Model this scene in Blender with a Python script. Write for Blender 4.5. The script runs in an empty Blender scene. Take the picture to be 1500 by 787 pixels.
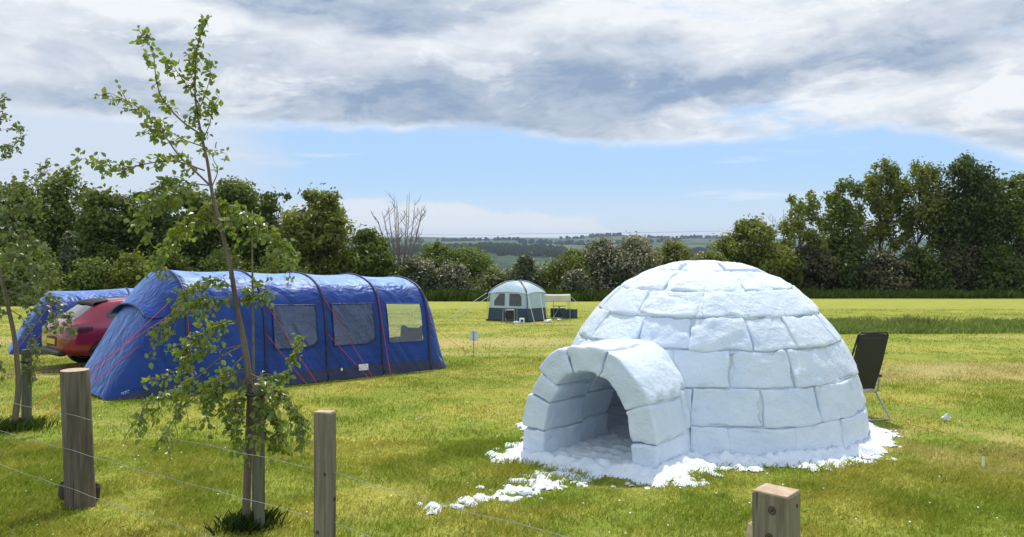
import bpy, math, random
import numpy as np
from mathutils import Matrix, Vector

random.seed(7)
RNG = np.random.default_rng(11)
scene = bpy.context.scene
COL = scene.collection

# ------------------------------------------------------------------ camera
F = 1177.0            # focal length in photo pixels (photo 1500 px wide)
EYE = 2.1
cam_d = bpy.data.cameras.new("camera")
cam_d.sensor_width = 36.0
cam_d.lens = F / 1500.0 * 36.0
cam_d.shift_y = -41.5 / 1500.0
cam_d.clip_start = 0.1
cam_d.clip_end = 30000.0
cam = bpy.data.objects.new("camera", cam_d)
cam.location = (0, 0, EYE)
cam.rotation_euler = (math.radians(90), 0, 0)
COL.objects.link(cam)
scene.camera = cam

# ------------------------------------------------------------------ light
SUN_AZ = 8.0         # degrees to the right of straight ahead
SUN_EL = 60.0
sun_d = bpy.data.lights.new("sun", 'SUN')
sun_d.energy = 2.9
sun_d.angle = math.radians(0.6)
sun_d.color = (1.0, 0.95, 0.87)
sun = bpy.data.objects.new("sun", sun_d)
_a, _e = math.radians(SUN_AZ), math.radians(SUN_EL)
SUN_DIR = Vector((math.sin(_a) * math.cos(_e), math.cos(_a) * math.cos(_e), math.sin(_e)))
sun.rotation_euler = SUN_DIR.to_track_quat('Z', 'Y').to_euler()
sun.location = (0, 0, 60)
COL.objects.link(sun)

scene.view_settings.view_transform = 'Standard'
scene.view_settings.look = 'None'
scene.view_settings.gamma = 1.0
scene.view_settings.use_curve_mapping = False
EXPO = 0.35
scene.view_settings.exposure = EXPO
scene.render.engine = 'CYCLES'
scene.cycles.max_bounces = 12
scene.cycles.diffuse_bounces = 7
scene.cycles.transparent_max_bounces = 16
scene.cycles.volume_bounces = 0
scene.cycles.use_denoising = True


class NT:
    """tiny node-tree helper"""
    def __init__(self, tree):
        self.t = tree
        self.n = tree.nodes
        self.l = tree.links

    def put(self, sock, v):
        if isinstance(v, bpy.types.NodeSocket):
            self.l.new(v, sock)
        elif v is not None:
            if isinstance(v, (tuple, list)) and len(v) == 3 and sock.type == 'RGBA':
                v = (*v, 1.0)
            sock.default_value = v

    def math(self, op, a, b=None, c=None, clamp=False):
        m = self.n.new('ShaderNodeMath')
        m.operation = op
        m.use_clamp = clamp
        self.put(m.inputs[0], a)
        if b is not None:
            self.put(m.inputs[1], b)
        if c is not None:
            self.put(m.inputs[2], c)
        return m.outputs[0]

    def add(self, a, b): return self.math('ADD', a, b)
    def sub(self, a, b): return self.math('SUBTRACT', a, b)
    def mul(self, a, b): return self.math('MULTIPLY', a, b)
    def div(self, a, b): return self.math('DIVIDE', a, b)
    def mx(self, a, b): return self.math('MAXIMUM', a, b)
    def mn(self, a, b): return self.math('MINIMUM', a, b)

    def step(self, v, a, b, lo=0.0, hi=1.0, mode='SMOOTHSTEP'):
        m = self.n.new('ShaderNodeMapRange')
        m.interpolation_type = mode
        self.put(m.inputs[0], v)
        self.put(m.inputs[1], a); self.put(m.inputs[2], b)
        self.put(m.inputs[3], lo); self.put(m.inputs[4], hi)
        return m.outputs[0]

    def mix(self, f, a, b, blend='MIX'):
        m = self.n.new('ShaderNodeMix')
        m.data_type = 'RGBA'
        m.blend_type = blend
        m.clamp_factor = True
        self.put(m.inputs[0], f)
        self.put(m.inputs[6], a); self.put(m.inputs[7], b)
        return m.outputs[2]

    def noise(self, vec, scale, detail=4.0, rough=0.55, dist=0.0, col=False):
        m = self.n.new('ShaderNodeTexNoise')
        if vec is not None:
            self.put(m.inputs['Vector'], vec)
        m.inputs['Scale'].default_value = scale
        m.inputs['Detail'].default_value = detail
        m.inputs['Roughness'].default_value = rough
        m.inputs['Distortion'].default_value = dist
        return m.outputs[1 if col else 0]

    def comb(self, x, y, z):
        m = self.n.new('ShaderNodeCombineXYZ')
        self.put(m.inputs[0], x); self.put(m.inputs[1], y); self.put(m.inputs[2], z)
        return m.outputs[0]

    def sep(self, v):
        m = self.n.new('ShaderNodeSeparateXYZ')
        self.put(m.inputs[0], v)
        return m.outputs

    def pos(self):
        return self.n.new('ShaderNodeNewGeometry').outputs['Position']

    def objco(self):
        return self.n.new('ShaderNodeTexCoord').outputs['Object']

    def island(self):
        return self.n.new('ShaderNodeNewGeometry').outputs['Random Per Island']

    def scale(self, v, s):
        m = self.n.new('ShaderNodeVectorMath')
        m.operation = 'MULTIPLY'
        self.put(m.inputs[0], v); m.inputs[1].default_value = s
        return m.outputs[0]

    def bump(self, h, strength=0.3, dist=0.02):
        m = self.n.new('ShaderNodeBump')
        m.inputs['Strength'].default_value = strength
        m.inputs['Distance'].default_value = dist
        self.put(m.inputs['Height'], h)
        return m.outputs[0]


# ------------------------------------------------------------------ sky
world = bpy.data.worlds.new("World")
scene.world = world
world.use_nodes = True
wt = world.node_tree
wt.nodes.clear()
W = NT(wt)
SKY_STRENGTH = 0.12
sky = wt.nodes.new('ShaderNodeTexSky')
sky.sky_type = 'NISHITA'
sky.sun_disc = False
sky.sun_elevation = math.radians(SUN_EL)
sky.sun_rotation = math.radians(SUN_AZ)
sky.altitude = 50
sky.air_density = 1.0
sky.dust_density = 0.6
sky.ozone_density = 2.0
tc = wt.nodes.new('ShaderNodeTexCoord')
dx, dy, dz = W.sep(tc.outputs['Generated'])
az = W.math('ARCTAN2', dx, dy)                              # 0 ahead, + to the right
hor = W.math('SQRT', W.add(W.mul(dx, dx), W.mul(dy, dy)))
el = W.math('ARCTAN2', dz, hor)
el_ = W.mx(el, 0.0)
# the cloud layer seen in perspective: far off it closes up towards the horizon
q = W.div(1.0, W.add(W.mx(dz, 0.0), 0.10))
flat = W.comb(W.mul(dx, q), W.mul(dy, q), 0.0)
streak = W.comb(W.mul(az, 1.0), W.mul(el, 3.4), 0.0)
n_big = W.noise(flat, 0.55, 6, 0.55, 0.3)
n_str = W.noise(streak, 3.3, 7, 0.6, 0.35)
n_fine = W.noise(streak, 11.0, 6, 0.6, 0.2)
n_puff = W.noise(W.comb(az, W.mul(el, 1.8), 3.0), 7.0, 7, 0.62, 0.5)
# domain warp that breaks every outline into billows
w1 = W.noise(W.comb(az, W.mul(el, 2.2), 11.0), 6.0, 7, 0.6, 0.2)
w2 = W.noise(W.comb(az, W.mul(el, 2.2), 21.0), 6.0, 7, 0.6, 0.2)
n_hi = W.noise(W.comb(W.mul(az, 1.0), W.mul(el, 2.6), 1.7), 16.0, 7, 0.62, 0.6)
azw = W.add(az, W.mul(W.sub(w1, 0.5), 0.30))
elw = W.add(el, W.mul(W.sub(w2, 0.5), 0.085))
def blob(a0, e0, sa, se, k, tilt=0.0):
    u = W.div(W.sub(azw, a0), sa)
    v = W.div(W.sub(W.sub(elw, e0), W.mul(W.sub(azw, a0), tilt)), se)
    d2 = W.add(W.mul(u, u), W.mul(v, v))
    return W.mul(W.math('EXPONENT', W.mul(W.mul(d2, d2), -0.7)), k)
# lower edge of the bank
edge = W.add(0.134, W.mul(W.step(az, -0.05, 0.12), -0.020))
edge = W.add(edge, W.mul(W.step(az, 0.20, 0.42), 0.012))
edge = W.add(edge, W.mul(W.step(az, 0.42, 0.62), -0.05))
edge = W.add(edge, W.mul(W.sub(n_str, 0.5), 0.034))
n_edge = W.noise(W.comb(az, W.mul(el, 1.5), 5.0), 26.0, 5, 0.6)
edge = W.add(edge, W.mul(W.sub(n_edge, 0.5), 0.018))
bank = W.step(W.sub(el, edge), -0.005, 0.015)
thin = W.step(W.add(n_str, W.mul(W.sub(n_hi, 0.5), 0.5)), 0.24, 0.46)
gap_r = W.step(az, 0.10, 0.35)                              # more broken on the right
gap_t = W.mul(W.step(el, 0.20, 0.25), 0.75)                 # and towards the top
gap = W.mx(gap_r, gap_t)
bank_m = W.mul(bank, W.add(W.sub(1.0, gap), W.mul(gap, thin)))
dark = W.add(0.33, W.mul(W.sub(n_puff, 0.50), 1.55))
n_wisp = W.noise(W.comb(W.mul(az, 1.0), W.mul(W.sub(el, W.mul(az, 0.10)), 6.0), 31.0), 9.0, 7, 0.65, 0.4)
dark = W.add(dark, W.mul(W.sub(n_hi, 0.5), 1.0))
dark = W.add(dark, W.mul(W.sub(n_wisp, 0.5), W.add(0.5, W.mul(W.step(az, 0.05, 0.3), 0.5))))
dark = W.add(dark, W.mul(W.sub(n_str, 0.5), 0.6))
n_brk = W.noise(W.comb(W.mul(az, 1.0), W.mul(el, 2.4), 47.0), 8.0, 8, 0.60, 0.5)
dark = W.sub(dark, W.mul(W.step(n_brk, 0.55, 0.66), 0.50))
dark = W.add(dark, W.mul(W.step(n_brk, 0.46, 0.36), 0.28))
for bl in ((0.02, 0.172, 0.30, 0.052, 0.95, 0.02), (-0.15, 0.285, 0.20, 0.034, 0.85, -0.03), (0.50, 0.225, 0.22, 0.026, 0.42, 0.16), (0.53, 0.118, 0.13, 0.017, 0.55, 0.05),
           (-0.50, 0.150, 0.22, 0.020, 0.60, 0.0), (-0.36, 0.215, 0.07, 0.030, 0.45, 0.0), (0.34, 0.190, 0.20, 0.018, 0.38, 0.10), (0.10, 0.245, 0.16, 0.018, 0.35, 0.05)):
    dark = W.add(dark, blob(*bl))
for bl in ((0.02, 0.262, 0.13, 0.022, -0.55, 0.12), (-0.45, 0.255, 0.14, 0.016, -0.45, -0.1), (0.225, 0.158, 0.045, 0.012, -0.75, 0.0), (0.36, 0.150, 0.14, 0.010, -0.5, 0.06),
           (0.25, 0.270, 0.12, 0.03, -0.45, 0.0)):
    dark = W.add(dark, blob(*bl))
rim = W.mul(W.step(W.sub(el, edge), 0.014, 0.002), 0.60)    # lit lower fringe
dark = W.sub(dark, rim)
darkc = W.step(dark, -0.05, 1.55, 0.0, 1.0, 'LINEAR')
K = 1.0 / (SKY_STRENGTH * 2 ** EXPO)
def cc(r, g, b): return (r * K, g * K, b * K)
cloud_c = W.mix(darkc, cc(0.90, 0.93, 0.97), cc(0.30, 0.405, 0.57))
# unseen cloud fields overhead and behind the camera, those behind brightened as fill light
behind = W.step(dy, 0.35, -0.15)
high = W.step(el, 0.42, 0.75)
bright_f = W.mx(behind, high)
m_all = W.step(n_big, 0.30, 0.48)
cloud_all = W.mix(W.step(n_puff, 0.35, 0.7), cc(0.66, 0.75, 0.88), cc(0.42, 0.52, 0.66))
cloud_bk = W.mix(W.step(n_puff, 0.35, 0.7), cc(1.12, 1.28, 1.50), cc(0.66, 0.84, 1.08))
cloud_all = W.mix(W.mul(behind, W.step(el, 0.95, 0.6)), cloud_all, cloud_bk)
cloud_c = W.mix(bright_f, cloud_c, cloud_all)
mask = W.add(W.mul(bank_m, W.sub(1.0, bright_f)), W.mul(bright_f, m_all))
# low white cumulus along the horizon and pale haze
n_cum = W.noise(W.comb(az, W.mul(el, 1.6), 9.0), 13.0, 6, 0.6)
low_edge = W.add(W.add(0.004, W.mul(W.step(az, 0.22, -0.12), 0.046)), W.mul(W.sub(n_cum, 0.5), 0.06))
low = W.mul(W.step(W.sub(el, low_edge), 0.004, -0.007), W.step(el, -0.02, 0.006))
low = W.mul(low, W.step(az, -0.33, -0.2))
wisp = W.mul(W.step(W.noise(W.comb(az, W.mul(el, 9.0), 8.0), 5.0, 5, 0.55), 0.60, 0.74), W.step(el, 0.02, 0.06))
sky_tint = W.mix(1.0, sky.outputs[0], (0.60, 0.78, 1.0), 'MULTIPLY')
blue_lo = W.mix(W.step(el_, -0.01, 0.09), cc(0.70, 0.79, 0.92), cc(0.455, 0.665, 0.95))
ahead = W.mul(W.step(dy, 0.0, 0.4), W.step(el, 0.45, 0.25))
base = W.mix(W.mul(ahead, 0.8), sky_tint, blue_lo)
base = W.mix(W.mul(wisp, 0.55), base, cc(0.86, 0.90, 0.95))
base = W.mix(W.mul(low, 0.72), base, cc(0.84, 0.87, 0.93))
lefthaze = W.mul(W.step(W.add(az, W.mul(W.sub(w1, 0.5), 0.2)), -0.25, -0.37), W.step(el, 0.0, 0.03))
base = W.mix(W.mul(lefthaze, 0.85), base, cc(0.70, 0.77, 0.88))
out_c = W.mix(mask, base, cloud_c)
bg = wt.nodes.new('ShaderNodeBackground')
wt.links.new(out_c, bg.inputs[0])
bg.inputs[1].default_value = SKY_STRENGTH
wo = wt.nodes.new('ShaderNodeOutputWorld')
wt.links.new(bg.outputs[0], wo.inputs[0])

# ------------------------------------------------------------------ numbers
def vnoise(p, seed=0):
    p = np.asarray(p, float)
    i = np.floor(p).astype(np.int64)
    f = p - i
    f = f * f * (3 - 2 * f)
    def h(a):
        n = a[:, 0] * 374761393 + a[:, 1] * 668265263 + a[:, 2] * 2147483647 + seed * 1274126177
        n = (n ^ (n >> 13)) * 1274126177
        n = n ^ (n >> 16)
        return (n & 0xffff) / 65535.0
    r = 0
    for cx in (0, 1):
        for cy in (0, 1):
            for cz in (0, 1):
                w = (f[:, 0] if cx else 1 - f[:, 0]) * (f[:, 1] if cy else 1 - f[:, 1]) * (f[:, 2] if cz else 1 - f[:, 2])
                r = r + w * h(i + np.array([cx, cy, cz]))
    return r * 2 - 1

def fbm(p, octaves=4, seed=0, gain=0.5):
    s, a = 0, 1.0
    p = np.asarray(p, float)
    for k in range(octaves):
        s = s + a * vnoise(p, seed + k * 17)
        p = p * 2.03 + 5.7
        a *= gain
    return s

_PY = np.array([-9000, -60, 0, 92, 130, 250, 600, 1000, 1500, 2200, 3000, 3800, 4600, 9000.])
_PZ = np.array([2.4, 2.4, 0, -3.68, -7, -22, -46, -54, -46, -26, -6, 4, 6, 0.])
def ground(x, y):
    x = np.asarray(x, float); y = np.asarray(y, float)
    z = np.interp(y, _PY, _PZ)
    for hx, hy, hh, sx, sy in ((-380, 4300, 17, 190, 500), (-900, 4300, 12, 260, 500), (430, 4000, 15, 100, 420), (560, 4000, 12, 90, 420), (900, 4000, 17, 130, 420), (1250, 4100, 12, 200, 400)):
        z = z + hh * np.exp(-((x - hx) / sx) ** 4 - ((y - hy) / sy) ** 2)
    far = np.clip((y - 300) / 900, 0, 1)
    z = z + far * (7 * np.sin(x / 410 + 1.1) + 5 * np.sin(x / 190 + y / 700) + 3 * np.sin(x / 97 + 2))
    ridge = np.clip((y - 2600) / 900, 0, 1)
    z = z + ridge * (3 * np.sin(x / 300 + 4.0) + 2 * np.sin(x / 130 + .6))
    near = np.clip((70 - y) / 30, 0, 1) * np.clip((y + 30) / 20, 0, 1)
    z = z + near * (0.012 * np.sin(x * 1.3 + 0.6 * y) * np.sin(y * 0.9 + 1) + 0.012 * np.sin(0.5 * x - 0.7 * y))
    return z
def G(x, y): return float(ground(x, y))
def pix(x, y, d):
    """the point at depth d seen at photo pixel x, y"""
    return Vector(((x - 750) / F * d, d, EYE - (y - 352) / F * d))

# ------------------------------------------------------------------ objects
def mesh_np(name, V, Fc, mats, smooth=True, nper=None, mat_index=None):
    """mesh from numpy arrays, all faces with the same number of corners"""
    V = np.asarray(V, np.float32); Fc = np.asarray(Fc, np.int32)
    me = bpy.data.meshes.new(name)
    k = Fc.shape[1]
    me.vertices.add(len(V)); me.vertices.foreach_set('co', V.ravel())
    me.loops.add(Fc.size); me.loops.foreach_set('vertex_index', Fc.ravel())
    me.polygons.add(len(Fc))
    me.polygons.foreach_set('loop_start', np.arange(0, Fc.size, k, dtype=np.int32))
    me.polygons.foreach_set('loop_total', np.full(len(Fc), k, np.int32))
    if smooth:
        me.polygons.foreach_set('use_smooth', np.ones(len(Fc), bool))
    for m in (mats if isinstance(mats, (list, tuple)) else [mats]):
        me.materials.append(m)
    if mat_index is not None:
        me.polygons.foreach_set('material_index', np.asarray(mat_index, np.int32))
    me.update(); me.validate()
    return me

class MB:
    """collects simple shapes, built as one mesh object"""
    def __init__(self): self.v = []; self.f = []
    def raw(self, v, f):
        o = len(self.v)
        self.v += [tuple(p) for p in v]
        self.f += [tuple(i + o for i in q) for q in f]
        return self
    def box(self, c, s, R=None, bev=0.0):
        hx, hy, hz = s[0] / 2, s[1] / 2, s[2] / 2
        if bev <= 0:
            pts = [(a * hx, b * hy, e * hz) for e in (-1, 1) for a, b in ((-1, -1), (1, -1), (1, 1), (-1, 1))]
            fs = [(3, 2, 1, 0), (4, 5, 6, 7), (0, 1, 5, 4), (1, 2, 6, 5), (2, 3, 7, 6), (3, 0, 4, 7)]
        else:
            pts = []; bev = min(bev, hx * .9, hy * .9, hz * .9)
            rings = [(-hz, bev), (-hz + bev, 0), (hz - bev, 0), (hz, bev)]
            for z, ins in rings:
                X, Y = hx - ins, hy - ins
                b2 = bev
                for a, b in ((-1, -1), (1, -1), (1, 1), (-1, 1)):
                    p1 = (a * X, b * (Y - b2)); p2 = (a * (X - b2), b * Y)
                    for p in ((p1, p2) if a * b > 0 else (p2, p1)):
                        pts.append((p[0], p[1], z))
            fs = []
            for r in range(3):
                for k in range(8):
                    fs.append((r * 8 + k, r * 8 + (k + 1) % 8, (r + 1) * 8 + (k + 1) % 8, (r + 1) * 8 + k))
            fs.append(tuple(range(7, -1, -1))); fs.append(tuple(range(24, 32)))
        M = R if R is not None else Matrix.Identity(3)
        c = Vector(c)
        return self.raw([M @ Vector(p) + c for p in pts], fs)
    def tube(self, pts, r, n=8, cap=True, squash=None):
        pts = [Vector(p) for p in pts]
        m = len(pts)
        rs = list(r) if isinstance(r, (list, tuple, np.ndarray)) else [r] * m
        v = []; f = []
        up = None
        for i, p in enumerate(pts):
            t = (pts[min(i + 1, m - 1)] - pts[max(i - 1, 0)])
            t = t.normalized() if t.length > 1e-9 else Vector((0, 0, 1))
            if up is None:
                up = Vector((0, 0, 1)) if abs(t.z) < .9 else Vector((1, 0, 0))
            a = t.cross(up)
            if a.length < 1e-6: a = t.cross(Vector((0, 1, 0)))
            a.normalize(); b = a.cross(t).normalized(); up = b
            for k in range(n):
                th = 2 * math.pi * k / n
                v.append(p + (a * math.cos(th) + b * math.sin(th)) * rs[i])
        for i in range(m - 1):
            for k in range(n):
                f.append((i * n + k, i * n + (k + 1) % n, (i + 1) * n + (k + 1) % n, (i + 1) * n + k))
        if cap:
            f.append(tuple(range(n - 1, -1, -1))); f.append(tuple(range((m - 1) * n, m * n)))
        return self.raw(v, f)
    def grid(self, P):
        """P[i][j] points -> quads"""
        a, b = len(P), len(P[0])
        return self.raw([p for r in P for p in r],
                        [(i * b + j, i * b + j + 1, (i + 1) * b + j + 1, (i + 1) * b + j) for i in range(a - 1) for j in range(b - 1)])
    def lathe(self, prof, c=(0, 0, 0), n=20):
        v = []; f = []
        for r, z in prof:
            for k in range(n):
                t = 2 * math.pi * k / n
                v.append((c[0] + r * math.cos(t), c[1] + r * math.sin(t), c[2] + z))
        for i in range(len(prof) - 1):
            for k in range(n):
                f.append((i * n + k, i * n + (k + 1) % n, (i + 1) * n + (k + 1) % n, (i + 1) * n + k))
        f.append(tuple(range(n - 1, -1, -1))); f.append(tuple(range((len(prof) - 1) * n, len(prof) * n)))
        return self.raw(v, f)
    def build(self, name, mat, parent=None, smooth=False, label=None):
        me = bpy.data.meshes.new(name)
        me.from_pydata([tuple(p) for p in self.v], [], self.f)
        me.materials.append(mat)
        if smooth:
            me.polygons.foreach_set('use_smooth', [True] * len(me.polygons))
        me.update()
        return link(name, me, parent, label)

def link(name, me, parent=None, label=None):
    o = bpy.data.objects.new(name, me)
    COL.objects.link(o)
    if parent is not None: o.parent = parent
    if label: o['label'] = label
    return o
def tag(o, label=None, cat=None, group=None, kind=None):
    if label: o['label'] = label
    if cat: o['category'] = cat
    if group: o['group'] = group
    if kind: o['kind'] = kind
    return o
def thing(name, label, cat, loc=(0, 0, 0), rotz=0.0, group=None):
    o = bpy.data.objects.new(name, None)
    o.empty_display_size = 0.2
    COL.objects.link(o)
    o.location = loc
    o.rotation_euler = (0, 0, rotz)
    return tag(o, label, cat, group)
def slope_thing(name, label, cat, x, y, ang, group=None):
    """stands square on the sloping field; local x points along ang"""
    o = thing(name, label, cat, group=group)
    n = Vector((0, 0.04, 1)).normalized()
    h = Vector((math.cos(ang), math.sin(ang), 0))
    h = (h - n * h.dot(n)).normalized()
    s = n.cross(h)
    M = Matrix((h, s, n)).transposed().to_4x4()
    M.translation = Vector((x, y, G(x, y)))
    o.matrix_world = M
    return o

# ------------------------------------------------------------------ materials
def material(name):
    m = bpy.data.materials.new(name)
    m.use_nodes = True
    m.node_tree.nodes.clear()
    t = NT(m.node_tree)
    out = t.n.new('ShaderNodeOutputMaterial')
    return m, t, out
def principled(t, out, base, rough=0.6, **kw):
    b = t.n.new('ShaderNodeBsdfPrincipled')
    t.put(b.inputs['Base Color'], base)
    t.put(b.inputs['Roughness'], rough)
    for k, v in kw.items():
        t.put(b.inputs[k.replace('_', ' ')], v)
    if out is not None:
        t.l.new(b.outputs[0], out.inputs[0])
    return b
def simple(name, c1, c2=None, rough=0.6, scale=6.0, bump=0.0, bdist=0.01, **kw):
    m, t, out = material(name)
    p = t.objco()
    n = t.noise(p, scale, 5, 0.6)
    base = t.mix(t.step(n, 0.35, 0.65), c1, c2 if c2 else tuple(c * 0.82 for c in c1))
    b = principled(t, out, base, t.step(n, 0.3, 0.7, rough - .06, min(1, rough + .06)), **kw)
    if bump:
        t.put(b.inputs['Normal'], t.bump(t.noise(p, scale * 3, 5, 0.6), bump, bdist))
    return m

def grass_colour(t):
    """yellow green turf with green lush patches and straw coloured mown swathes, all in metres on the field"""
    p = t.pos()
    x, y, z = t.sep(p)
    n1 = t.noise(p, 0.55, 5, 0.6, 0.4)
    n2 = t.noise(p, 2.6, 4, 0.6)
    n3 = t.noise(t.comb(t.mul(x, 0.12), t.mul(y, 0.75), 0.0), 1.0, 4, 0.55)
    c = t.mix(t.step(n1, 0.38, 0.62), (0.235, 0.305, 0.027), (0.445, 0.415, 0.068))
    c = t.mix(t.mul(t.step(n2, 0.56, 0.72), 0.55), c, (0.43, 0.375, 0.10))
    c = t.mix(t.mul(t.step(n2, 0.46, 0.30), 0.6), c, (0.165, 0.250, 0.018))
    n4 = t.noise(p, 11.0, 3, 0.6)
    c = t.mix(t.mul(t.step(n4, 0.50, 0.36), 0.40), c, (0.15, 0.20, 0.02))
    c = t.mix(t.mul(t.step(n4, 0.55, 0.68), 0.25), c, (0.52, 0.47, 0.16))
    # swathes of dry cut grass across the field
    sw = t.mul(t.step(n3, 0.52, 0.66), t.mul(t.step(y, 12.5, 16.0), t.step(y, 44.0, 30.0)))
    band = t.mul(t.step(t.math('ABSOLUTE', t.sub(t.add(y, t.mul(t.sub(n1, .5), 3.0)), t.add(17.3, t.mul(x, -0.02)))), 2.4, 0.6), t.step(x, 3.6, 6.5))
    band2 = t.mul(t.step(t.math('ABSOLUTE', t.sub(t.add(y, t.mul(t.sub(n1, .5), 3.0)), 24.0)), 2.6, 0.6), t.step(x, 3.0, 0.5))
    px_ = t.div(t.sub(x, 5.5), 1.5); py_ = t.div(t.sub(y, 9.6), 1.5)
    patch = t.mul(t.step(t.add(t.add(t.mul(px_, px_), t.mul(py_, py_)), t.mul(t.sub(n2, .5), 2.6)), 1.1, 0.1), t.step(n1, 0.40, 0.58))
    s = t.mx(t.mx(t.mul(sw, 0.55), t.mul(t.mx(band, band2), 0.8)), t.mul(patch, 0.65))
    c = t.mix(s, c, (0.54, 0.44, 0.17))
    far = t.step(y, 32.0, 60.0)
    c = t.mix(t.mul(far, 0.75), c, (0.41, 0.41, 0.07))
    return c

def make_grass_blade_mat(name, k=1.0, lush=None):
    m, t, out = material(name)
    c = grass_colour(t)
    r = t.island()
    if lush:
        c = t.mix(t.step(r, 0.0, 1.0), lush[0], lush[1])
    else:
        c = t.mix(t.step(r, 0.72, 1.0, 0, 0.40), c, (0.56, 0.47, 0.21))
        c = t.mix(t.step(r, 0.40, 0.0, 0, 0.45), c, (0.16, 0.24, 0.02))
    d = t.n.new('ShaderNodeBsdfDiffuse'); t.put(d.inputs[0], c)
    tr = t.n.new('ShaderNodeBsdfTranslucent'); t.put(tr.inputs[0], c)
    mx = t.n.new('ShaderNodeMixShader'); mx.inputs[0].default_value = 0.45
    t.l.new(d.outputs[0], mx.inputs[1]); t.l.new(tr.outputs[0], mx.inputs[2])
    t.l.new(mx.outputs[0], out.inputs[0])
    return m

def leaf_mat(name, c1, c2, trans=0.4, gloss=0.16, rough=0.45, clump=0.6):
    m, t, out = material(name)
    r = t.island()
    n = t.noise(t.pos(), clump, 3, 0.5)
    f = t.add(t.mul(r, 0.55), t.mul(t.step(n, 0.3, 0.7), 0.45))
    c = t.mix(f, c1, c2)
    d = principled(t, None, c, rough)
    d.inputs['Specular IOR Level'].default_value = gloss * 2
    tr = t.n.new('ShaderNodeBsdfTranslucent'); t.put(tr.inputs[0], t.mix(1.0, c, (1.25, 1.3, 0.6), 'MULTIPLY'))
    mx = t.n.new('ShaderNodeMixShader'); mx.inputs[0].default_value = trans
    t.l.new(d.outputs[0], mx.inputs[1]); t.l.new(tr.outputs[0], mx.inputs[2])
    t.l.new(mx.outputs[0], out.inputs[0])
    return m

def wood_mat(name, c1, c2, ring=False):
    m, t, out = material(name)
    p = t.objco()
    g = t.noise(t.scale(p, (1, 1, 0.06)), 46, 5, 0.62, 0.25)
    g2 = t.noise(t.scale(p, (1, 1, 0.12)), 9, 4, 0.6, 0.6)
    spots = t.step(t.noise(p, 6.0, 3, 0.5), 0.66, 0.74)
    c = t.mix(t.step(g, 0.3, 0.7), c1, c2)
    c = t.mix(t.mul(t.step(g2, 0.5, 0.7), 0.5), c, tuple(v * 0.55 for v in c1))
    crack = t.step(t.noise(t.scale(p, (1, 1, 0.035)), 30, 2, 0.5), 0.67, 0.71)
    c = t.mix(t.mul(crack, 0.8), c, tuple(v * 0.22 for v in c1))
    c = t.mix(t.mul(spots, 0.5), c, (0.10, 0.11, 0.05))
    b = principled(t, out, c, 0.85)
    t.put(b.inputs['Normal'], t.bump(t.sub(g, t.mul(crack, 0.8)), 0.5, 0.006))
    return m

M = {}
m, t, out = material('snow')
p = t.objco()
na = t.noise(p, 9, 6, 0.62, 0.2); nb = t.noise(p, 45, 4, 0.6)
nc = t.noise(t.scale(p, (1, 1, 1)), 2.3, 4, 0.55)
specks = t.mul(t.step(t.noise(p, 34, 2, 0.5), 0.68, 0.74), t.step(t.noise(p, 1.6, 3, 0.5), 0.45, 0.62))
c = t.mix(t.step(nc, 0.35, 0.65), (0.735, 0.795, 0.87), (0.675, 0.75, 0.85))
c = t.mix(t.mul(specks, 0.40), c, (0.50, 0.53, 0.55))
b = principled(t, out, c, 0.55, Subsurface_Weight=0.6, Subsurface_Scale=0.025)
b.inputs['Subsurface Radius'].default_value = (0.8, 0.95, 1.2)
b.inputs['Specular IOR Level'].default_value = 0.35
t.put(b.inputs['Normal'], t.bump(t.add(na, t.mul(nb, 0.18)), 0.75, 0.045))
M['snow'] = m
m, t, out = material('loose_snow')
p = t.pos()
b = principled(t, out, t.mix(t.step(t.noise(p, 5, 4, .6), .35, .65), (0.80, 0.825, 0.86), (0.73, 0.77, 0.83)), 0.65)
t.put(b.inputs['Normal'], t.bump(t.add(t.noise(p, 16, 6, .65), t.mul(t.noise(p, 60, 3, .6), .3)), 0.5, 0.03))
M['loose_snow'] = m

# nylon tent cloth
def cloth(name, c1, c2, rough=0.42, trans=0.12, wr=0.5, gloss=0.5, sheen=0.0, scale=2.2):
    m, t, out = material(name)
    p = t.objco()
    w1 = t.noise(t.comb(t.add(t.sep(p)[0], t.mul(t.sep(p)[2], .55)), t.sep(p)[1], t.mul(t.sep(p)[2], .25)), scale, 2.5, 0.5, 1.2)
    w2 = t.noise(t.scale(p, (0.35, 1, 1)), scale * 3.0, 3, 0.5, 0.8)
    c = t.mix(t.step(w1, 0.35, 0.65), c1, c2)
    b = principled(t, None, c, rough)
    b.inputs['Specular IOR Level'].default_value = gloss
    bn = t.bump(t.add(w1, t.mul(w2, 0.3)), wr, 0.12)
    t.put(b.inputs['Normal'], bn)
    tr = t.n.new('ShaderNodeBsdfTranslucent'); t.put(tr.inputs[0], c)
    mx = t.n.new('ShaderNodeMixShader'); mx.inputs[0].default_value = trans
    t.l.new(b.outputs[0], mx.inputs[1]); t.l.new(tr.outputs[0], mx.inputs[2])
    last = mx.outputs[0]
    if sheen > 0:
        # coated nylon: a coloured shine that grows towards grazing angles
        lw = t.n.new('ShaderNodeLayerWeight'); lw.inputs[0].default_value = 0.5
        t.put(lw.inputs['Normal'], bn)
        f = t.mul(t.math('POWER', lw.outputs['Facing'], 3.6), sheen)
        gl = t.n.new('ShaderNodeBsdfGlossy'); gl.inputs['Color'].default_value = (0.36, 0.56, 1.0, 1); gl.inputs['Roughness'].default_value = 0.46
        t.put(gl.inputs['Normal'], bn)
        m2 = t.n.new('ShaderNodeMixShader')
        t.put(m2.inputs[0], f); t.l.new(last, m2.inputs[1]); t.l.new(gl.outputs[0], m2.inputs[2])
        last = m2.outputs[0]
    t.l.new(last, out.inputs[0])
    return m
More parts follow.
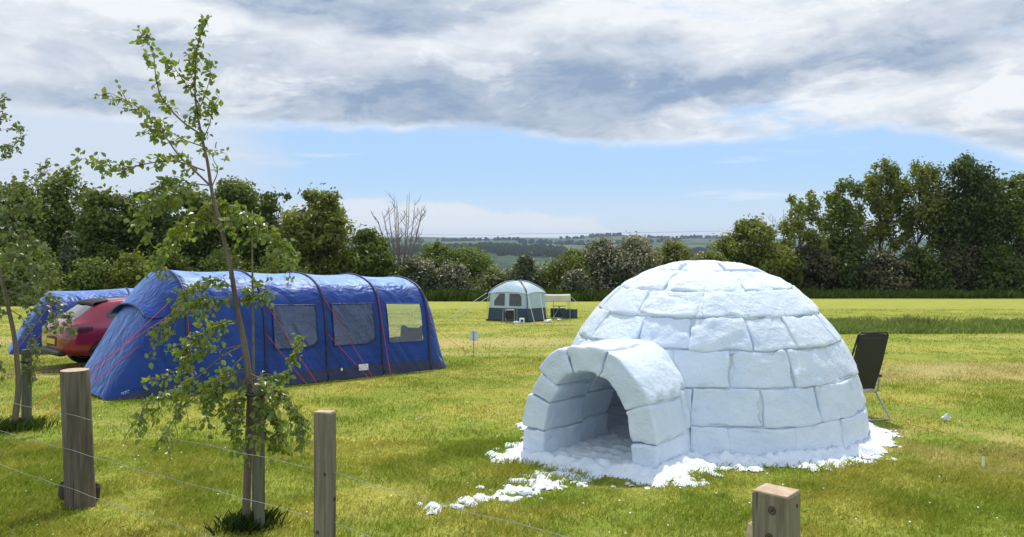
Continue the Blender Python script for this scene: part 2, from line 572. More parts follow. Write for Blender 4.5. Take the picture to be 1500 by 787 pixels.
M['blue'] = cloth('blue_tent_cloth', (0.007, 0.038, 0.205), (0.011, 0.052, 0.265), 0.48, 0.08, 0.6, 0.30, 0.80)
M['navy'] = cloth('navy_tent_cloth', (0.012, 0.018, 0.060), (0.016, 0.024, 0.08), 0.5, 0.05)
M['curtain'] = cloth('grey_window_cloth', (0.065, 0.090, 0.185), (0.115, 0.15, 0.27), 0.28, 0.25, 1.0, 0.6, 0.0, 3.6)
M['pale'] = cloth('pale_tent_cloth', (0.50, 0.63, 0.70), (0.56, 0.68, 0.74), 0.5, 0.25, 0.25)
M['teal'] = cloth('teal_tent_cloth', (0.018, 0.045, 0.075), (0.024, 0.055, 0.09), 0.5, 0.05, 0.25)
M['cream'] = cloth('cream_cloth', (0.62, 0.60, 0.44), (0.68, 0.66, 0.50), 0.6, 0.35, 0.2)
M['mesh_dark'] = simple('dark_window_mesh', (0.05, 0.055, 0.06), (0.08, 0.085, 0.085), 0.35, 8)
M['red_cord'] = simple('red_cord', (0.62, 0.03, 0.05), rough=0.6)
M['orange_cord'] = simple('orange_cord', (0.50, 0.20, 0.06), rough=0.7)
M['white_cord'] = simple('pale_cord', (0.7, 0.72, 0.6), rough=0.7)
M['white'] = simple('white_plastic', (0.78, 0.79, 0.80), rough=0.4)
M['grey_metal'] = simple('grey_metal', (0.42, 0.43, 0.42), (0.30, 0.31, 0.30), 0.38, 20, Metallic=0.7)
M['wire'] = simple('galvanised_wire', (0.46, 0.475, 0.45), (0.32, 0.33, 0.32), 0.4, 30, Metallic=0.5)
M['black_mesh'] = simple('black_mesh_fabric', (0.020, 0.019, 0.018), (0.028, 0.026, 0.024), 0.65, 60, 0.4, 0.003)
M['black'] = simple('black_plastic', (0.015, 0.015, 0.016), rough=0.5)
M['cane'] = simple('cane', (0.20, 0.17, 0.10), (0.12, 0.10, 0.06), 0.7, 8)
M['post_round'] = wood_mat('weathered_round_wood', (0.092, 0.068, 0.044), (0.165, 0.130, 0.092))
M['post_square'] = wood_mat('weathered_sawn_wood', (0.135, 0.108, 0.078), (0.225, 0.188, 0.142))
M['fresh_cut'] = simple('sawn_end_wood', (0.55, 0.42, 0.28), (0.44, 0.32, 0.20), 0.8, 26, 0.3)
M['stake_green'] = wood_mat('greenish_stake_wood', (0.085, 0.090, 0.058), (0.135, 0.14, 0.095))
M['bark'] = wood_mat('young_bark', (0.10, 0.070, 0.048), (0.19, 0.145, 0.105))
M['bark_dark'] = wood_mat('dark_bark', (0.045, 0.036, 0.028), (0.085, 0.07, 0.055))
M['bark_grey'] = wood_mat('dead_grey_bark', (0.17, 0.14, 0.115), (0.26, 0.215, 0.18))
M['knot'] = simple('dark_knot', (0.045, 0.028, 0.018), rough=0.8)

# ================================================================== SETTING
# ---- the ground: one sheet out to the far hills
m, t, out = material('ground')
p = t.pos()
x, y, z = t.sep(p)
near_c = grass_colour(t)
soil = t.noise(p, 30, 4, 0.65)
near_c = t.mix(t.step(soil, 0.30, 0.62, 0.55, 0.0), near_c, (0.13, 0.14, 0.04))
vor = t.n.new('ShaderNodeTexVoronoi'); t.put(vor.inputs['Vector'], t.scale(p, (1, 0.55, 0))); vor.inputs['Scale'].default_value = 0.0042
vor2 = t.n.new('ShaderNodeTexVoronoi'); vor2.feature = 'DISTANCE_TO_EDGE'; t.put(vor2.inputs['Vector'], t.scale(p, (1, 0.55, 0))); vor2.inputs['Scale'].default_value = 0.0042
vr, vg, vb = t.sep(vor.outputs['Color'])
fc = t.mix(t.step(vr, 0.1, 0.9), (0.030, 0.065, 0.022), (0.070, 0.105, 0.03))
fc = t.mix(t.step(vg, 0.80, 0.84), fc, (0.085, 0.11, 0.045))
fc = t.mix(t.step(t.noise(p, 0.004, 4, 0.6), 0.50, 0.56), fc, (0.014, 0.030, 0.014))
fc = t.mix(t.step(vor2.outputs[0], 0.045, 0.02), fc, (0.02, 0.04, 0.016))
rough_c = t.mix(t.step(t.noise(p, 1.2, 4, .6), .4, .6), (0.05, 0.085, 0.018), (0.09, 0.12, 0.03))
c = t.mix(t.step(y, 60, 70), near_c, rough_c)
c = t.mix(t.step(y, 120, 240), c, fc)
b = principled(t, out, c, 0.9)
b.inputs['Specular IOR Level'].default_value = 0.15
t.put(b.inputs['Normal'], t.bump(t.add(t.noise(p, 24, 4, 0.7), t.mul(t.noise(p, 5, 3, .6), 1.5)), 0.7, 0.05))
M['ground'] = m
rad = np.concatenate([[0.02], np.geomspace(0.5, 6300, 190)])
na_ = 420
th = np.linspace(0, 2 * np.pi, na_, endpoint=False)
gx = (rad[:, None] * np.sin(th)[None]).ravel(); gy = (rad[:, None] * np.cos(th)[None]).ravel()
V = np.stack([gx, gy, ground(gx, gy)], 1)
ii, jj = np.meshgrid(np.arange(len(rad) - 1), np.arange(na_), indexing='ij')
a_ = (ii * na_ + jj).ravel(); b_ = (ii * na_ + (jj + 1) % na_).ravel()
Fq = np.stack([a_, a_ + na_, b_ + na_, b_], 1)
tag(link('ground', mesh_np('ground', V, Fq, M['ground'])), kind='structure')

# ---- haze: the air in front of the far hills
hb = MB().box((0, 3000, -20), (13600, 7400, 180))
m, t, out = material('haze')
pv = t.n.new('ShaderNodeVolumePrincipled')
pv.inputs['Color'].default_value = (0.66, 0.80, 1.0, 1)
pv.inputs['Density'].default_value = 0.00009
pv.inputs['Anisotropy'].default_value = 0.3
t.l.new(pv.outputs[0], out.inputs['Volume'])
hz = hb.build('haze', m)
tag(hz, 'thin pale blue air over the valley and far hills', 'haze', kind='stuff')

# ---- grass blades
CX, CY = 2.61, 10.86                     # igloo centre
IR, IH = 2.03, 2.28
IZ = G(CX, CY)
MX, MY = 0.80, 8.68                    # middle of the entrance
AX = Vector((0.58, 0.815, 0)).normalized()      # from the entrance inwards
AL = Vector((AX.y, -AX.x, 0))                   # to the right seen from outside
def foot(x, y):
    """distance outside the igloo's footprint (negative inside)"""
    d1 = np.hypot(x - CX, y - CY) - IR
    s = (x - MX) * AX.x + (y - MY) * AX.y
    l = (x - MX) * AL.x + (y - MY) * AL.y
    qx = np.abs(l) - 0.83; qy = np.abs(s - 0.7) - 0.7
    d2 = np.hypot(np.maximum(qx, 0), np.maximum(qy, 0)) + np.minimum(np.maximum(qx, qy), 0)
    return np.minimum(d1, d2)

def blades(name, n, dmin, dmax, h, w, mat, xr=None, density_fn=None, seed=0, lean=0.5, hvar=0.5, label=None, cat=None):
    rng = np.random.default_rng(seed)
    if xr is None:
        d = np.sqrt(rng.uniform(dmin ** 2, dmax ** 2, n))
        xx = d * rng.uniform(-0.95, 0.95, n)
    else:
        d = rng.uniform(dmin, dmax, n); xx = rng.uniform(xr[0], xr[1], n)
    if density_fn is not None:
        k = density_fn(xx, d) > rng.uniform(0, 1, n)
        xx, d = xx[k], d[k]
    n = len(xx)
    clump = fbm(np.stack([xx * 1.7, d * 1.7, xx * 0], 1), 3, 3)
    hh = h * (1 + hvar * rng.uniform(-1, 1, n)) * np.clip(1 + 0.55 * clump, .4, 2)
    zz = ground(xx, d)
    ang = rng.uniform(0, 2 * np.pi, n)
    lx = lean * hh * rng.normal(0, .8, n) + 0.10 * hh; ly = lean * hh * rng.normal(0, .8, n)
    wx, wy = np.cos(ang) * w, np.sin(ang) * w
    B = np.stack([xx, d, zz - 0.004], 1)
    V = np.empty((n, 4, 3))
    V[:, 0] = B + np.stack([-wx, -wy, 0 * wx], 1)
    V[:, 1] = B + np.stack([wx, wy, 0 * wx], 1)
    mid = B + np.stack([lx * .35, ly * .35, hh * .6], 1)
    V[:, 2] = mid + np.stack([wx * .7, wy * .7, 0 * wx], 1)
    V[:, 3] = B + np.stack([lx, ly, hh], 1)
    idx = np.arange(n)[:, None] * 4
    Fc = np.concatenate([idx + np.array([0, 1, 2]), idx + np.array([0, 2, 3])])
    o = link(name, mesh_np(name, V.reshape(-1, 3), Fc, mat, smooth=False))
    return tag(o, label, cat, kind='stuff')

def keep(x, y):
    f = foot(x, y)
    return np.clip((f - 0.20) / 0.22, 0, 1)
def thinned(x, y):
    n = fbm(np.stack([x * .9, y * .9, 0 * x], 1), 3, 9)
    return keep(x, y) * np.clip(0.72 + 0.5 * n, .15, 1)
M['blade'] = make_grass_blade_mat('grass_blades')
M['tall_blade'] = make_grass_blade_mat('tall_grass_blades', lush=((0.14, 0.20, 0.035), (0.28, 0.34, 0.10)))
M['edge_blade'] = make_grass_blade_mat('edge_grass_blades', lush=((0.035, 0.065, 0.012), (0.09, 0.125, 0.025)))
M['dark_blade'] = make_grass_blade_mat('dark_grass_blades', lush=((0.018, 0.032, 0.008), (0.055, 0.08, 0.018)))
blades('grass', 400000, 3.6, 10.0, 0.040, 0.0026, M['blade'], density_fn=thinned, seed=1, label='short yellow green grass blades over the near field', cat='grass')
blades('grass', 225000, 10.0, 20.0, 0.036, 0.006, M['blade'], density_fn=thinned, seed=2, label='short grass blades over the middle of the field', cat='grass')
blades('grass', 120000, 20.0, 46.0, 0.035, 0.016, M['blade'], density_fn=thinned, seed=3, label='short grass blades over the far half of the field', cat='grass')
def strip_fn(x, y):
    n = fbm(np.stack([x * .35, y * .8, 0 * x], 1), 3, 21)
    ed = np.clip((x - 8.9) / 1.6, 0, 1)
    return ed * np.clip(.75 + n, 0.1, 1)
blades('tall_grass', 42000, 27.3, 33.6, 0.17, 0.010, M['tall_blade'], xr=(8.8, 22.0), density_fn=strip_fn, seed=5, lean=.35,
       label='strip of uncut taller green grass across the field right of the igloo', cat='tall grass')
blades('tall_grass', 4500, 28.4, 30.4, 0.30, 0.009, M['tall_blade'], xr=(13.0, 16.2), density_fn=lambda x, y: np.exp(-((x - 14.7) / .9) ** 2), seed=6, lean=.3,
       label='higher tussock in the middle of the uncut grass strip', cat='tall grass')
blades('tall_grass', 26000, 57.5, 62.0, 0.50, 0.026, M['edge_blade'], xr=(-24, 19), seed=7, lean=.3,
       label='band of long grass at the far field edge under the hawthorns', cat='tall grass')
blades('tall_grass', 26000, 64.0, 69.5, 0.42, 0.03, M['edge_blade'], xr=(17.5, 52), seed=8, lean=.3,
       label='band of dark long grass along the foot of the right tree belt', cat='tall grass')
blades('tall_grass', 9000, 6.3, 6.9, 0.085, 0.0022, M['dark_blade'], xr=(-2.5, -1.8), seed=9, lean=.45,
       density_fn=lambda x, y: np.exp(-((x + 2.17) / .14) ** 2 - ((y - 6.6) / .16) ** 2),
       label='dark tuft of long grass around the foot of the middle birch sapling', cat='grass tuft')
blades('tall_grass', 5000, 10.2, 11.0, 0.10, 0.003, M['edge_blade'], xr=(-7.3, -6.0), seed=10, lean=.4,
       density_fn=lambda x, y: np.exp(-((x + 6.55) / .25) ** 2 - ((y - 10.6) / .18) ** 2),
       label='tuft of uncut grass around the foot of the left sapling', cat='grass tuft')
def weed_fn(x, y):
    return np.clip(fbm(np.stack([x * 2.3, y * 2.3, 0 * x], 1), 2, 33) * 2.2 - .8, 0, 1) * keep(x, y)
blades('clover', 11000, 4.2, 9.5, 0.035, 0.006, make_grass_blade_mat('clover_blades', lush=((0.045, 0.10, 0.012), (0.09, 0.16, 0.02))), density_fn=weed_fn,
       seed=12, lean=.9, label='darker green clover patches in the near turf', cat='clover')

# daisies in the near turf
_rng = np.random.default_rng(77)
_d = np.sqrt(_rng.uniform(4.5 ** 2, 12 ** 2, 420)); _x = _d * _rng.uniform(-.66, .66, 420)
_k = (foot(_x, _d) > .5) & (fbm(np.stack([_x * .8, _d * .8, 0 * _x], 1), 2, 61) + np.where(_x < -1, .25, -.15) > _rng.uniform(-.1, .7, 420))
db = MB()
for x_, y_ in zip(_x[_k], _d[_k]):
    z_ = G(x_, y_) + .045; r_ = random.uniform(.006, .010)
    db.raw([(x_ + r_ * math.cos(a), y_ + r_ * math.sin(a), z_ + .35 * r_ * math.sin(a)) for a in np.linspace(0, 2 * math.pi, 7)[:-1]] + [(x_, y_, z_ - .05), (x_ + .001, y_, z_ - .05)], [tuple(range(6)), (0, 6, 7)])
tag(db.build('daisies', simple('daisy_white', (.75, .75, .70), rough=.8)), 'tiny white daisies scattered in the near turf', 'daisies', kind='stuff')

# ================================================================== IGLOO
ig = thing('igloo', 'white snow block igloo with arched entrance tunnel standing on the grass', 'igloo', (CX, CY, IZ))
_f = Vector((-CX, -CY, 0)).normalized()
_r = Vector((-_f.y, _f.x, 0))
if _r.x < 0: _r = -_r
FD, RD = np.array(_f), np.array(_r)
def dome(phi, theta, off=0.0, R=IR, H=IH):
    phi = np.asarray(phi, float); theta = np.asarray(theta, float)
    tt = np.maximum(theta, 0)
    c, s = np.cos(tt), np.sin(tt)
    ex = 0.97
    rr = R * np.sign(c) * np.abs(c) ** ex
    zz = H * np.where(theta < 0, np.sin(theta), s ** 1.0)
    nx = np.cos(tt) / R; nz = np.sin(tt) / H
    nl = np.hypot(nx, nz)
    rr = rr + off * nx / nl; zz = zz + off * np.where(theta < 0, 0, nz / nl)
    d = np.cos(phi)[..., None] * FD + np.sin(phi)[..., None] * RD
    P = d * rr[..., None]
    P[..., 2] += zz
    return P                       # relative to the igloo's base centre
def to_px(P):
    w = np.asarray(P) + np.array([CX, CY, IZ])
    return 750 + F * w[..., 0] / w[..., 1], 352 - F * (w[..., 2] - EYE) / w[..., 1]
def bis(fn, lo, hi):
    a, b = lo, hi; fa = fn(a)
    for _ in range(40):
        mm = (a + b) / 2
        if (fn(mm) > 0) == (fa > 0): a = mm
        else: b = mm
    return (a + b) / 2
def theta_at(y): return bis(lambda t_: to_px(dome(0.05, t_))[1] - y, -0.05, 1.45)
def phi_at(x, t_): return bis(lambda p_: to_px(dome(p_, t_))[0] - x, -1.25, 1.25)

# rounded box: points on a cube, spaced densely near the edges
def cube_template(k):
    tt = np.sin(np.linspace(-1, 1, k + 1) * np.pi / 2)
    ids = {}; pts = []; faces = []
    def vid(i, j, l):
        key = (i, j, l)
        if key not in ids:
            ids[key] = len(pts); pts.append((tt[i], tt[j], tt[l]))
        return ids[key]
    for i in range(k):
        for j in range(k):
            for fix, s in ((0, 0), (0, k), (1, 0), (1, k), (2, 0), (2, k)):
                qd = [(i, j), (i + 1, j), (i + 1, j + 1), (i, j + 1)]
                vs = []
                for a, b in qd:
                    c3 = [a, b]; c3.insert(fix, s)
                    vs.append(vid(*c3))
                flip = (s == 0) ^ (fix == 1)
                faces.append(tuple(reversed(vs)) if flip else tuple(vs))
    return np.array(pts), np.array(faces)
CUBE_P, CUBE_F = cube_template(20)

def snow_block(name, half, mapper, parent, seed, rr=0.022, amp=1.0, cut=None, tilt=0.012, label=None):
    half = np.array(half)
    rng = np.random.default_rng(seed)
    p = CUBE_P * half
    inner = half - rr
    c = np.clip(p, -inner, inner)
    d = p - c
    L = np.linalg.norm(d, axis=1, keepdims=True)
    dn = np.where(L > 1e-9, d / np.maximum(L, 1e-9), 0)
    p = c + dn * rr
    am = rng.uniform(0.5, 1.5)
    # irregular outline and faces
    so = rng.uniform(0, 100, 3)
    q_ = p + so
    lump = fbm(q_ * 2.6, 3, 1) * 0.010 + fbm(q_ * 8, 4, 2) * 0.0070 - np.clip(fbm(q_ * 4.5, 3, 4) - .25, 0, 1) * 0.020
    chips = np.clip(fbm(q_ * 6.0, 2, 3) - 0.22, 0, 1) * 0.045
    edge = (np.abs(p) / half > 0.86).sum(1) >= 2
    nrm = np.where(L > 1e-9, dn, 0)
    flatax = np.argmax(np.abs(CUBE_P), 1)
    nf = np.zeros_like(p); nf[np.arange(len(p)), flatax] = np.sign(CUBE_P[np.arange(len(p)), flatax])
    nrm = np.where((np.linalg.norm(nrm, axis=1, keepdims=True) > .5), nrm, nf)
    p = p + nrm * (amp * (lump * am - chips * edge))[:, None]
    p[:, 2] += p[:, 0] / half[0] * rng.normal(0, tilt) + p[:, 1] / half[1] * rng.normal(0, tilt) + rng.normal(0, .005)
    V = mapper(p)
    Fc = CUBE_F
    if cut is not None:
        bad = cut(V)
        Fc = Fc[~bad[Fc].any(1)]
        if len(Fc) < 40: return None
    o = link(name, mesh_np(name, V, Fc, M['snow']), parent, label)
    return o

WM, HM = 0.70, 1.17
def in_tunnel(V):
    s = (V[:, 0] + CX - MX) * AX.x + (V[:, 1] + CY - MY) * AX.y
    l = (V[:, 0] + CX - MX) * AL.x + (V[:, 1] + CY - MY) * AL.y
    return (s < 1.7) & ((np.abs(l) / WM) ** 2.6 + (np.maximum(V[:, 2], 0) / HM) ** 2.6 < 1)

# inner shell that closes the joints
nph, nth = 150, 60
ph = np.linspace(0, 2 * np.pi, nph, endpoint=False); tv = np.linspace(-0.08, np.pi / 2 - 0.02, nth)
PH, TV = np.meshgrid(ph, tv, indexing='ij')
SV = np.concatenate([dome(PH.ravel(), TV.ravel(), -0.045), dome(PH.ravel(), TV.ravel(), -0.13)])
i_, j_ = np.meshgrid(np.arange(nph), np.arange(nth - 1), indexing='ij')
a_ = (i_ * nth + j_).ravel(); b_ = (((i_ + 1) % nph) * nth + j_).ravel()
q1 = np.stack([a_, b_, b_ + 1, a_ + 1], 1)
q2 = np.stack([a_ + 1, b_ + 1, b_, a_], 1) + nph * nth
SF = np.concatenate([q1, q2])
bad = in_tunnel(SV)
# gap added high on the unseen far side to brighten the inside
PP = np.concatenate([np.arctan2(np.sin(PH.ravel()), np.cos(PH.ravel()))] * 2); TT = np.concatenate([TV.ravel()] * 2)
LIGHT_GAP_T = (theta_at(463), theta_at(429))
bad |= (np.abs(PP) > np.pi - 0.42) & (TT > LIGHT_GAP_T[0]) & (TT < LIGHT_GAP_T[1])
SF = SF[~bad[SF].any(1)]
shell = link('dome', mesh_np('dome', SV, SF, M['snow']), ig)

rows_y = [684, 626, 569, 513.5, 465, 427, 396, 384.5]
ths = [theta_at(v) for v in rows_y]
ths[0] = -0.10
seams = [[1010, 1065, 1168, 1236], [1013, 1118, 1199], [985, 1069, 1160], [938, 1012, 1097, 1160],
         [882, 945, 1028, 1109], [934, 995, 1053, 1115], [1000, 1056]]
seed = 100
for r_i in range(7):
    t0, t1 = ths[r_i], ths[r_i + 1]
    tm = (max(t0, 0.0) + t1) / 2
    fs = [phi_at(xp, tm) for xp in seams[r_i]]
    circ = IR * math.cos(tm)
    rest = 2 * math.pi - (fs[-1] - fs[0])
    n = max(2, int(round(rest * circ / 0.80)))
    extra = [fs[-1] + rest * (k + (0.12 * random.uniform(-1, 1) if k else 0)) / n for k in range(1, n)]
    al = fs + extra
    al.append(fs[0] + 2 * math.pi)
    for k in range(len(al) - 1):
        f0, f1 = al[k], al[k + 1]
        hw = (f1 - f0) / 2 * circ; hh = 0.5 * (t1 - t0) * math.hypot(IR * math.sin((t0 + t1) / 2), IH * math.cos((t0 + t1) / 2))
        seed += 1
        if hw < 0.06: continue
        if r_i == 4 and abs((f0 + f1) / 2 - math.pi) < (f1 - f0) * .8: continue  # blocks left out at the added gap that lights the interior
        gap = 0.003
        def mp(p, f0=f0, f1=f1, t0=t0, t1=t1, hw=hw, hh=hh, sd=seed):
            fi = (f0 + f1) / 2 + p[:, 0] / hw * (f1 - f0) / 2
            te = (t0 + t1) / 2 + p[:, 1] / hh * (t1 - t0) / 2
            # seams wander a little
            fi = fi + 0.012 * vnoise(np.stack([fi * 6, te * 9, fi * 0 + sd], 1), 5) / max(math.cos(t1), .25)
            te = te + 0.010 * vnoise(np.stack([fi * 5, te * 3, fi * 0 + r_i], 1), 6)
            return dome(fi, te, p[:, 2] - 0.12)
        snow_block('snow_block', (hw - gap, hh - gap, 0.12), mp, shell, seed, cut=in_tunnel if r_i < 4 else None, tilt=0.009)
# the cap
def mpc(p):
    r2 = np.hypot(p[:, 0], p[:, 1])
    te = np.pi / 2 - r2 / IR
    fi = np.arctan2(p[:, 1], p[:, 0])
    # square outline rounded to the opening's size
    return dome(fi, te, p[:, 2] - 0.135)
rc = (np.pi / 2 - ths[7]) * IR
def mpc2(p, rc=rc):
    a = p[:, 0] / rc; b = p[:, 1] / rc
    u = a * np.sqrt(np.maximum(1 - b * b / 2, 0)); v = b * np.sqrt(np.maximum(1 - a * a / 2, 0))
    return mpc(np.stack([u * rc, v * rc, p[:, 2]], 1))
snow_block('snow_block', (rc * 1.0, rc * 1.0, 0.11), mpc2, shell, 999, rr=0.05)

# entrance tunnel
tun = thing('entrance_tunnel', None, None)
del_props = None
tun.parent = ig
tun_mid = np.linspace(0, np.pi, 600)
pw = 2.35
lx = 0.695 * np.sign(np.cos(tun_mid)) * np.abs(np.cos(tun_mid)) ** (2 / pw)      # + is the right side
lz = 1.165 * np.abs(np.sin(tun_mid)) ** (2 / pw)
seg = np.concatenate([[0], np.cumsum(np.hypot(np.diff(lx), np.diff(lz)))])
Ltot = seg[-1]
tz0 = G(MX, MY) - IZ
def arch_pt(a):
    l = np.interp(a, seg, lx); z = np.interp(a, seg, lz)
    e = 0.05
    l1 = np.interp(np.clip(a + e, 0, Ltot), seg, lx); z1 = np.interp(np.clip(a + e, 0, Ltot), seg, lz)
    l0 = np.interp(np.clip(a - e, 0, Ltot), seg, lx); z0 = np.interp(np.clip(a - e, 0, Ltot), seg, lz)
    tl, tz = l1 - l0, z1 - z0
    nl = np.hypot(tl, tz); tl, tz = tl / nl, tz / nl
    return l, z, tz, -tl                     # position, outward normal
def right_z(zv): return float(np.interp(zv, lz[:300], seg[:300]))
def left_z(zv): return Ltot - right_z(zv)
def top_l(lv): return float(np.interp(-lv, -lx, seg))
breaks1 = [-0.12, right_z(0.33), right_z(0.70), top_l(0.20), top_l(-0.22), top_l(-0.50), left_z(0.66), left_z(0.31), Ltot + 0.12]
breaks2 = [-0.12, right_z(0.36), right_z(0.76), top_l(0.12), top_l(-0.30), left_z(0.70), left_z(0.34), Ltot + 0.12]
for (s0, s1, brk) in ((0.0, 0.84, breaks1), (0.84, 1.50, breaks2)):
    for k in range(len(brk) - 1):
        a0, a1 = brk[k], brk[k + 1]
        seed += 1
        def mp(p, a0=a0, a1=a1, s0=s0, s1=s1):
            a = (a0 + a1) / 2 + p[:, 1]
            s = (s0 + s1) / 2 + p[:, 0]
            ac = np.clip(a, 0, Ltot)
            l, z, nl, nz = arch_pt(ac)
            z = z - np.where(a < 0, -a, 0) - np.where(a > Ltot, a - Ltot, 0)
            l = l + nl * p[:, 2]; z = z + nz * p[:, 2]
            z = z + tz0 * (1 - np.clip(s / 1.8, 0, 1))
            P = np.empty((len(p), 3))
            P[:, 0] = MX - CX + AX.x * s + AL.x * l
            P[:, 1] = MY - CY + AX.y * s + AL.y * l
            P[:, 2] = z
            return P
        snow_block('snow_block', ((s1 - s0) / 2 - 0.003, (a1 - a0) / 2 - 0.002, 0.152), mp, tun, seed, rr=0.030, tilt=0.010)
# lining that closes the tunnel joints
LA = np.linspace(0, Ltot, 90); LS = np.linspace(0.06, 1.44, 12)
l_, z_, nl_, nz_ = arch_pt(LA)
PV = []
for o_ in (-0.115, 0.115):
    for s in LS:
        zz = z_ + nz_ * o_ + tz0 * (1 - min(s / 1.8, 1)) - 0.05 * ((LA < 0.01) | (LA > Ltot - .01))
        ll = l_ + nl_ * o_
        PV.append(np.stack([MX - CX + AX.x * s + AL.x * ll, MY - CY + AX.y * s + AL.y * ll, zz], 1))
PV = np.concatenate(PV)
i_, j_ = np.meshgrid(np.arange(11), np.arange(89), indexing='ij')
a_ = (i_ * 90 + j_).ravel()
Q = np.stack([a_, a_ + 1, a_ + 91, a_ + 90], 1)
link('joint_lining', mesh_np('joint_lining', PV, np.concatenate([Q, Q[:, ::-1] + 12 * 90]), M['snow']), tun)

# trodden and spilled snow round the foot and in the entrance
gx = np.arange(CX - 4.3, CX + 3.6, 0.028); gy = np.arange(CY - 4.0, CY + 3.2, 0.028)
XX, YY = np.meshgrid(gx, gy, indexing='ij')
x_, y_ = XX.ravel(), YY.ravel()
d = foot(x_, y_)
s_ = (x_ - MX) * AX.x + (y_ - MY) * AX.y; l_ = (x_ - MX) * AL.x + (y_ - MY) * AL.y
p3 = np.stack([x_, y_, 0 * x_], 1)
n1 = fbm(p3 * 2.1, 4, 41); n2 = fbm(p3 * 7.0, 4, 42, .6); n3 = fbm(p3 * 17.0, 3, 43, .6)
width = 0.32 + 0.16 * n1 - 0.06 * np.clip((x_ - 3.6) / .6, 0, 1)
width = width + 0.46 * np.exp(-((l_ + 0.10) / 0.80) ** 2 - (np.minimum(s_, 0) / 0.9) ** 2) * (s_ < 0.4)
width = width + 0.14 * np.exp(-((x_ - 2.0) / 0.55) ** 2 - ((y_ - 8.4) / 0.5) ** 2)
width = np.maximum(width, 0.10)
prof = 1 - d / width
h = 0.044 * np.clip(prof, -1, 1.15) + 0.036 * n2 * np.clip(prof + .8, 0, 1) + 0.014 * n3
h = h + np.where(d < 0, 0, 0.045 * np.exp(-(d / 0.16) ** 2))
# thin broken trail of slush running off to the front left
ax_, ay_, bx_, by_ = 0.45, 8.10, -0.66, 7.12
tt_ = np.clip(((x_ - ax_) * (bx_ - ax_) + (y_ - ay_) * (by_ - ay_)) / ((bx_ - ax_) ** 2 + (by_ - ay_) ** 2), 0, 1)
dt_ = np.hypot(x_ - (ax_ + tt_ * (bx_ - ax_)), y_ - (ay_ + tt_ * (by_ - ay_)))
tr_ = 0.034 * (1 - dt_ / (0.27 - 0.10 * tt_)) + 0.040 * n2 + 0.018 * n3 - 0.030
h = np.where(dt_ < .34, np.maximum(h, tr_), h)
inside = d < -0.32
h = np.where(inside, 0.055 + 0.02 * n2 + 0.012 * n3, h)
tunin = (np.abs(l_) < 0.5) & (s_ > 0) & (s_ < 1.6)
h = np.where(tunin, 0.055 + 0.022 * n2 + 0.013 * n3, h)
# bare grass showing by the left foot of the entrance
for bx, by, br in ((0.02, 8.62, 0.17), (0.16, 8.55, 0.13), (0.95, 8.05, 0.13)):
    h = h - 0.13 * np.exp(-((x_ - bx) ** 2 + (y_ - by) ** 2) / br ** 2)
Vz = ground(x_, y_) + np.maximum(h, -0.02) + 0.012
idx = np.arange(len(x_)).reshape(XX.shape)
Q = np.stack([idx[:-1, :-1].ravel(), idx[1:, :-1].ravel(), idx[1:, 1:].ravel(), idx[:-1, 1:].ravel()], 1)
ok = (h > 0.004)
Q = Q[ok[Q].any(1)]
used = np.unique(Q); re = np.full(len(x_), -1); re[used] = np.arange(len(used))
sp = link('spilled_snow', mesh_np('spilled_snow', np.stack([x_, y_, Vz], 1)[used], re[Q], M['loose_snow']))
tag(sp, 'churned loose snow banked around the foot of the igloo', 'snow', kind='stuff')

def lump(x, y, s, label, flat=0.5, seed=0):
    p = CUBE_P / np.linalg.norm(CUBE_P, axis=1, keepdims=True)
    rng = np.random.default_rng(seed)
    o3 = rng.uniform(0, 50, 3)
    r = 1 + 0.34 * fbm(p * 1.5 + o3, 3, 7) + 0.08 * fbm(p * 5 + o3, 2, 8)
    V = p * r[:, None] * np.array([s * rng.uniform(.8, 1.1), s * rng.uniform(.6, .9), s * flat])
    a = rng.uniform(0, 6.28)
    V = np.stack([V[:, 0] * math.cos(a) - V[:, 1] * math.sin(a), V[:, 0] * math.sin(a) + V[:, 1] * math.cos(a), V[:, 2]], 1)
    o = link('snow_lump', mesh_np('snow_lump', V, CUBE_F, M['loose_snow']))
    o.location = (x, y, G(x, y) + s * flat * .45)
    return tag(o, label, 'snow lump', 'loose snow lumps on the grass before the igloo')
def gpix(x, y):
    d = EYE / ((y - 352) / F - 0.04)
    return (x - 750) / F * d, d
small = 'small loose lump of snow scattered on the grass left of the igloo entrance'
LUMPS = [(672, 746, .085, 'snow lump farthest left in the trail on the grass'), (690, 741, .10, 'wide snow lump near the left end of the trail'),
         (706, 735, .06, None), (735, 734, .05, None), (718, 719, .04, None),
         (768, 723, .14, 'large flat snow lump nearest the fence in front of the tunnel'), (745, 715, .08, None), (790, 716, .11, 'broad snow lump just outside the tunnel mouth'),
         (700, 709, .035, None), (684, 708, .03, None), (793, 731, .035, None), (652, 744, .04, None),
          (975, 712, .06, 'snow lump lying off the right foot of the tunnel'),
         (898, 715, .035, None), (1030, 708, .05, 'single snow lump below the first dome block'), (1292, 648, .06, 'snow lump off the far right foot of the dome'), (1280, 660, .05, 'snow lump beside the right hand snow bank')]
for i, (a, b_, s, lb) in enumerate(LUMPS):
    xx, yy = gpix(a, b_)
    lump(xx, yy, s * .70, lb or small, .36, 300 + i)

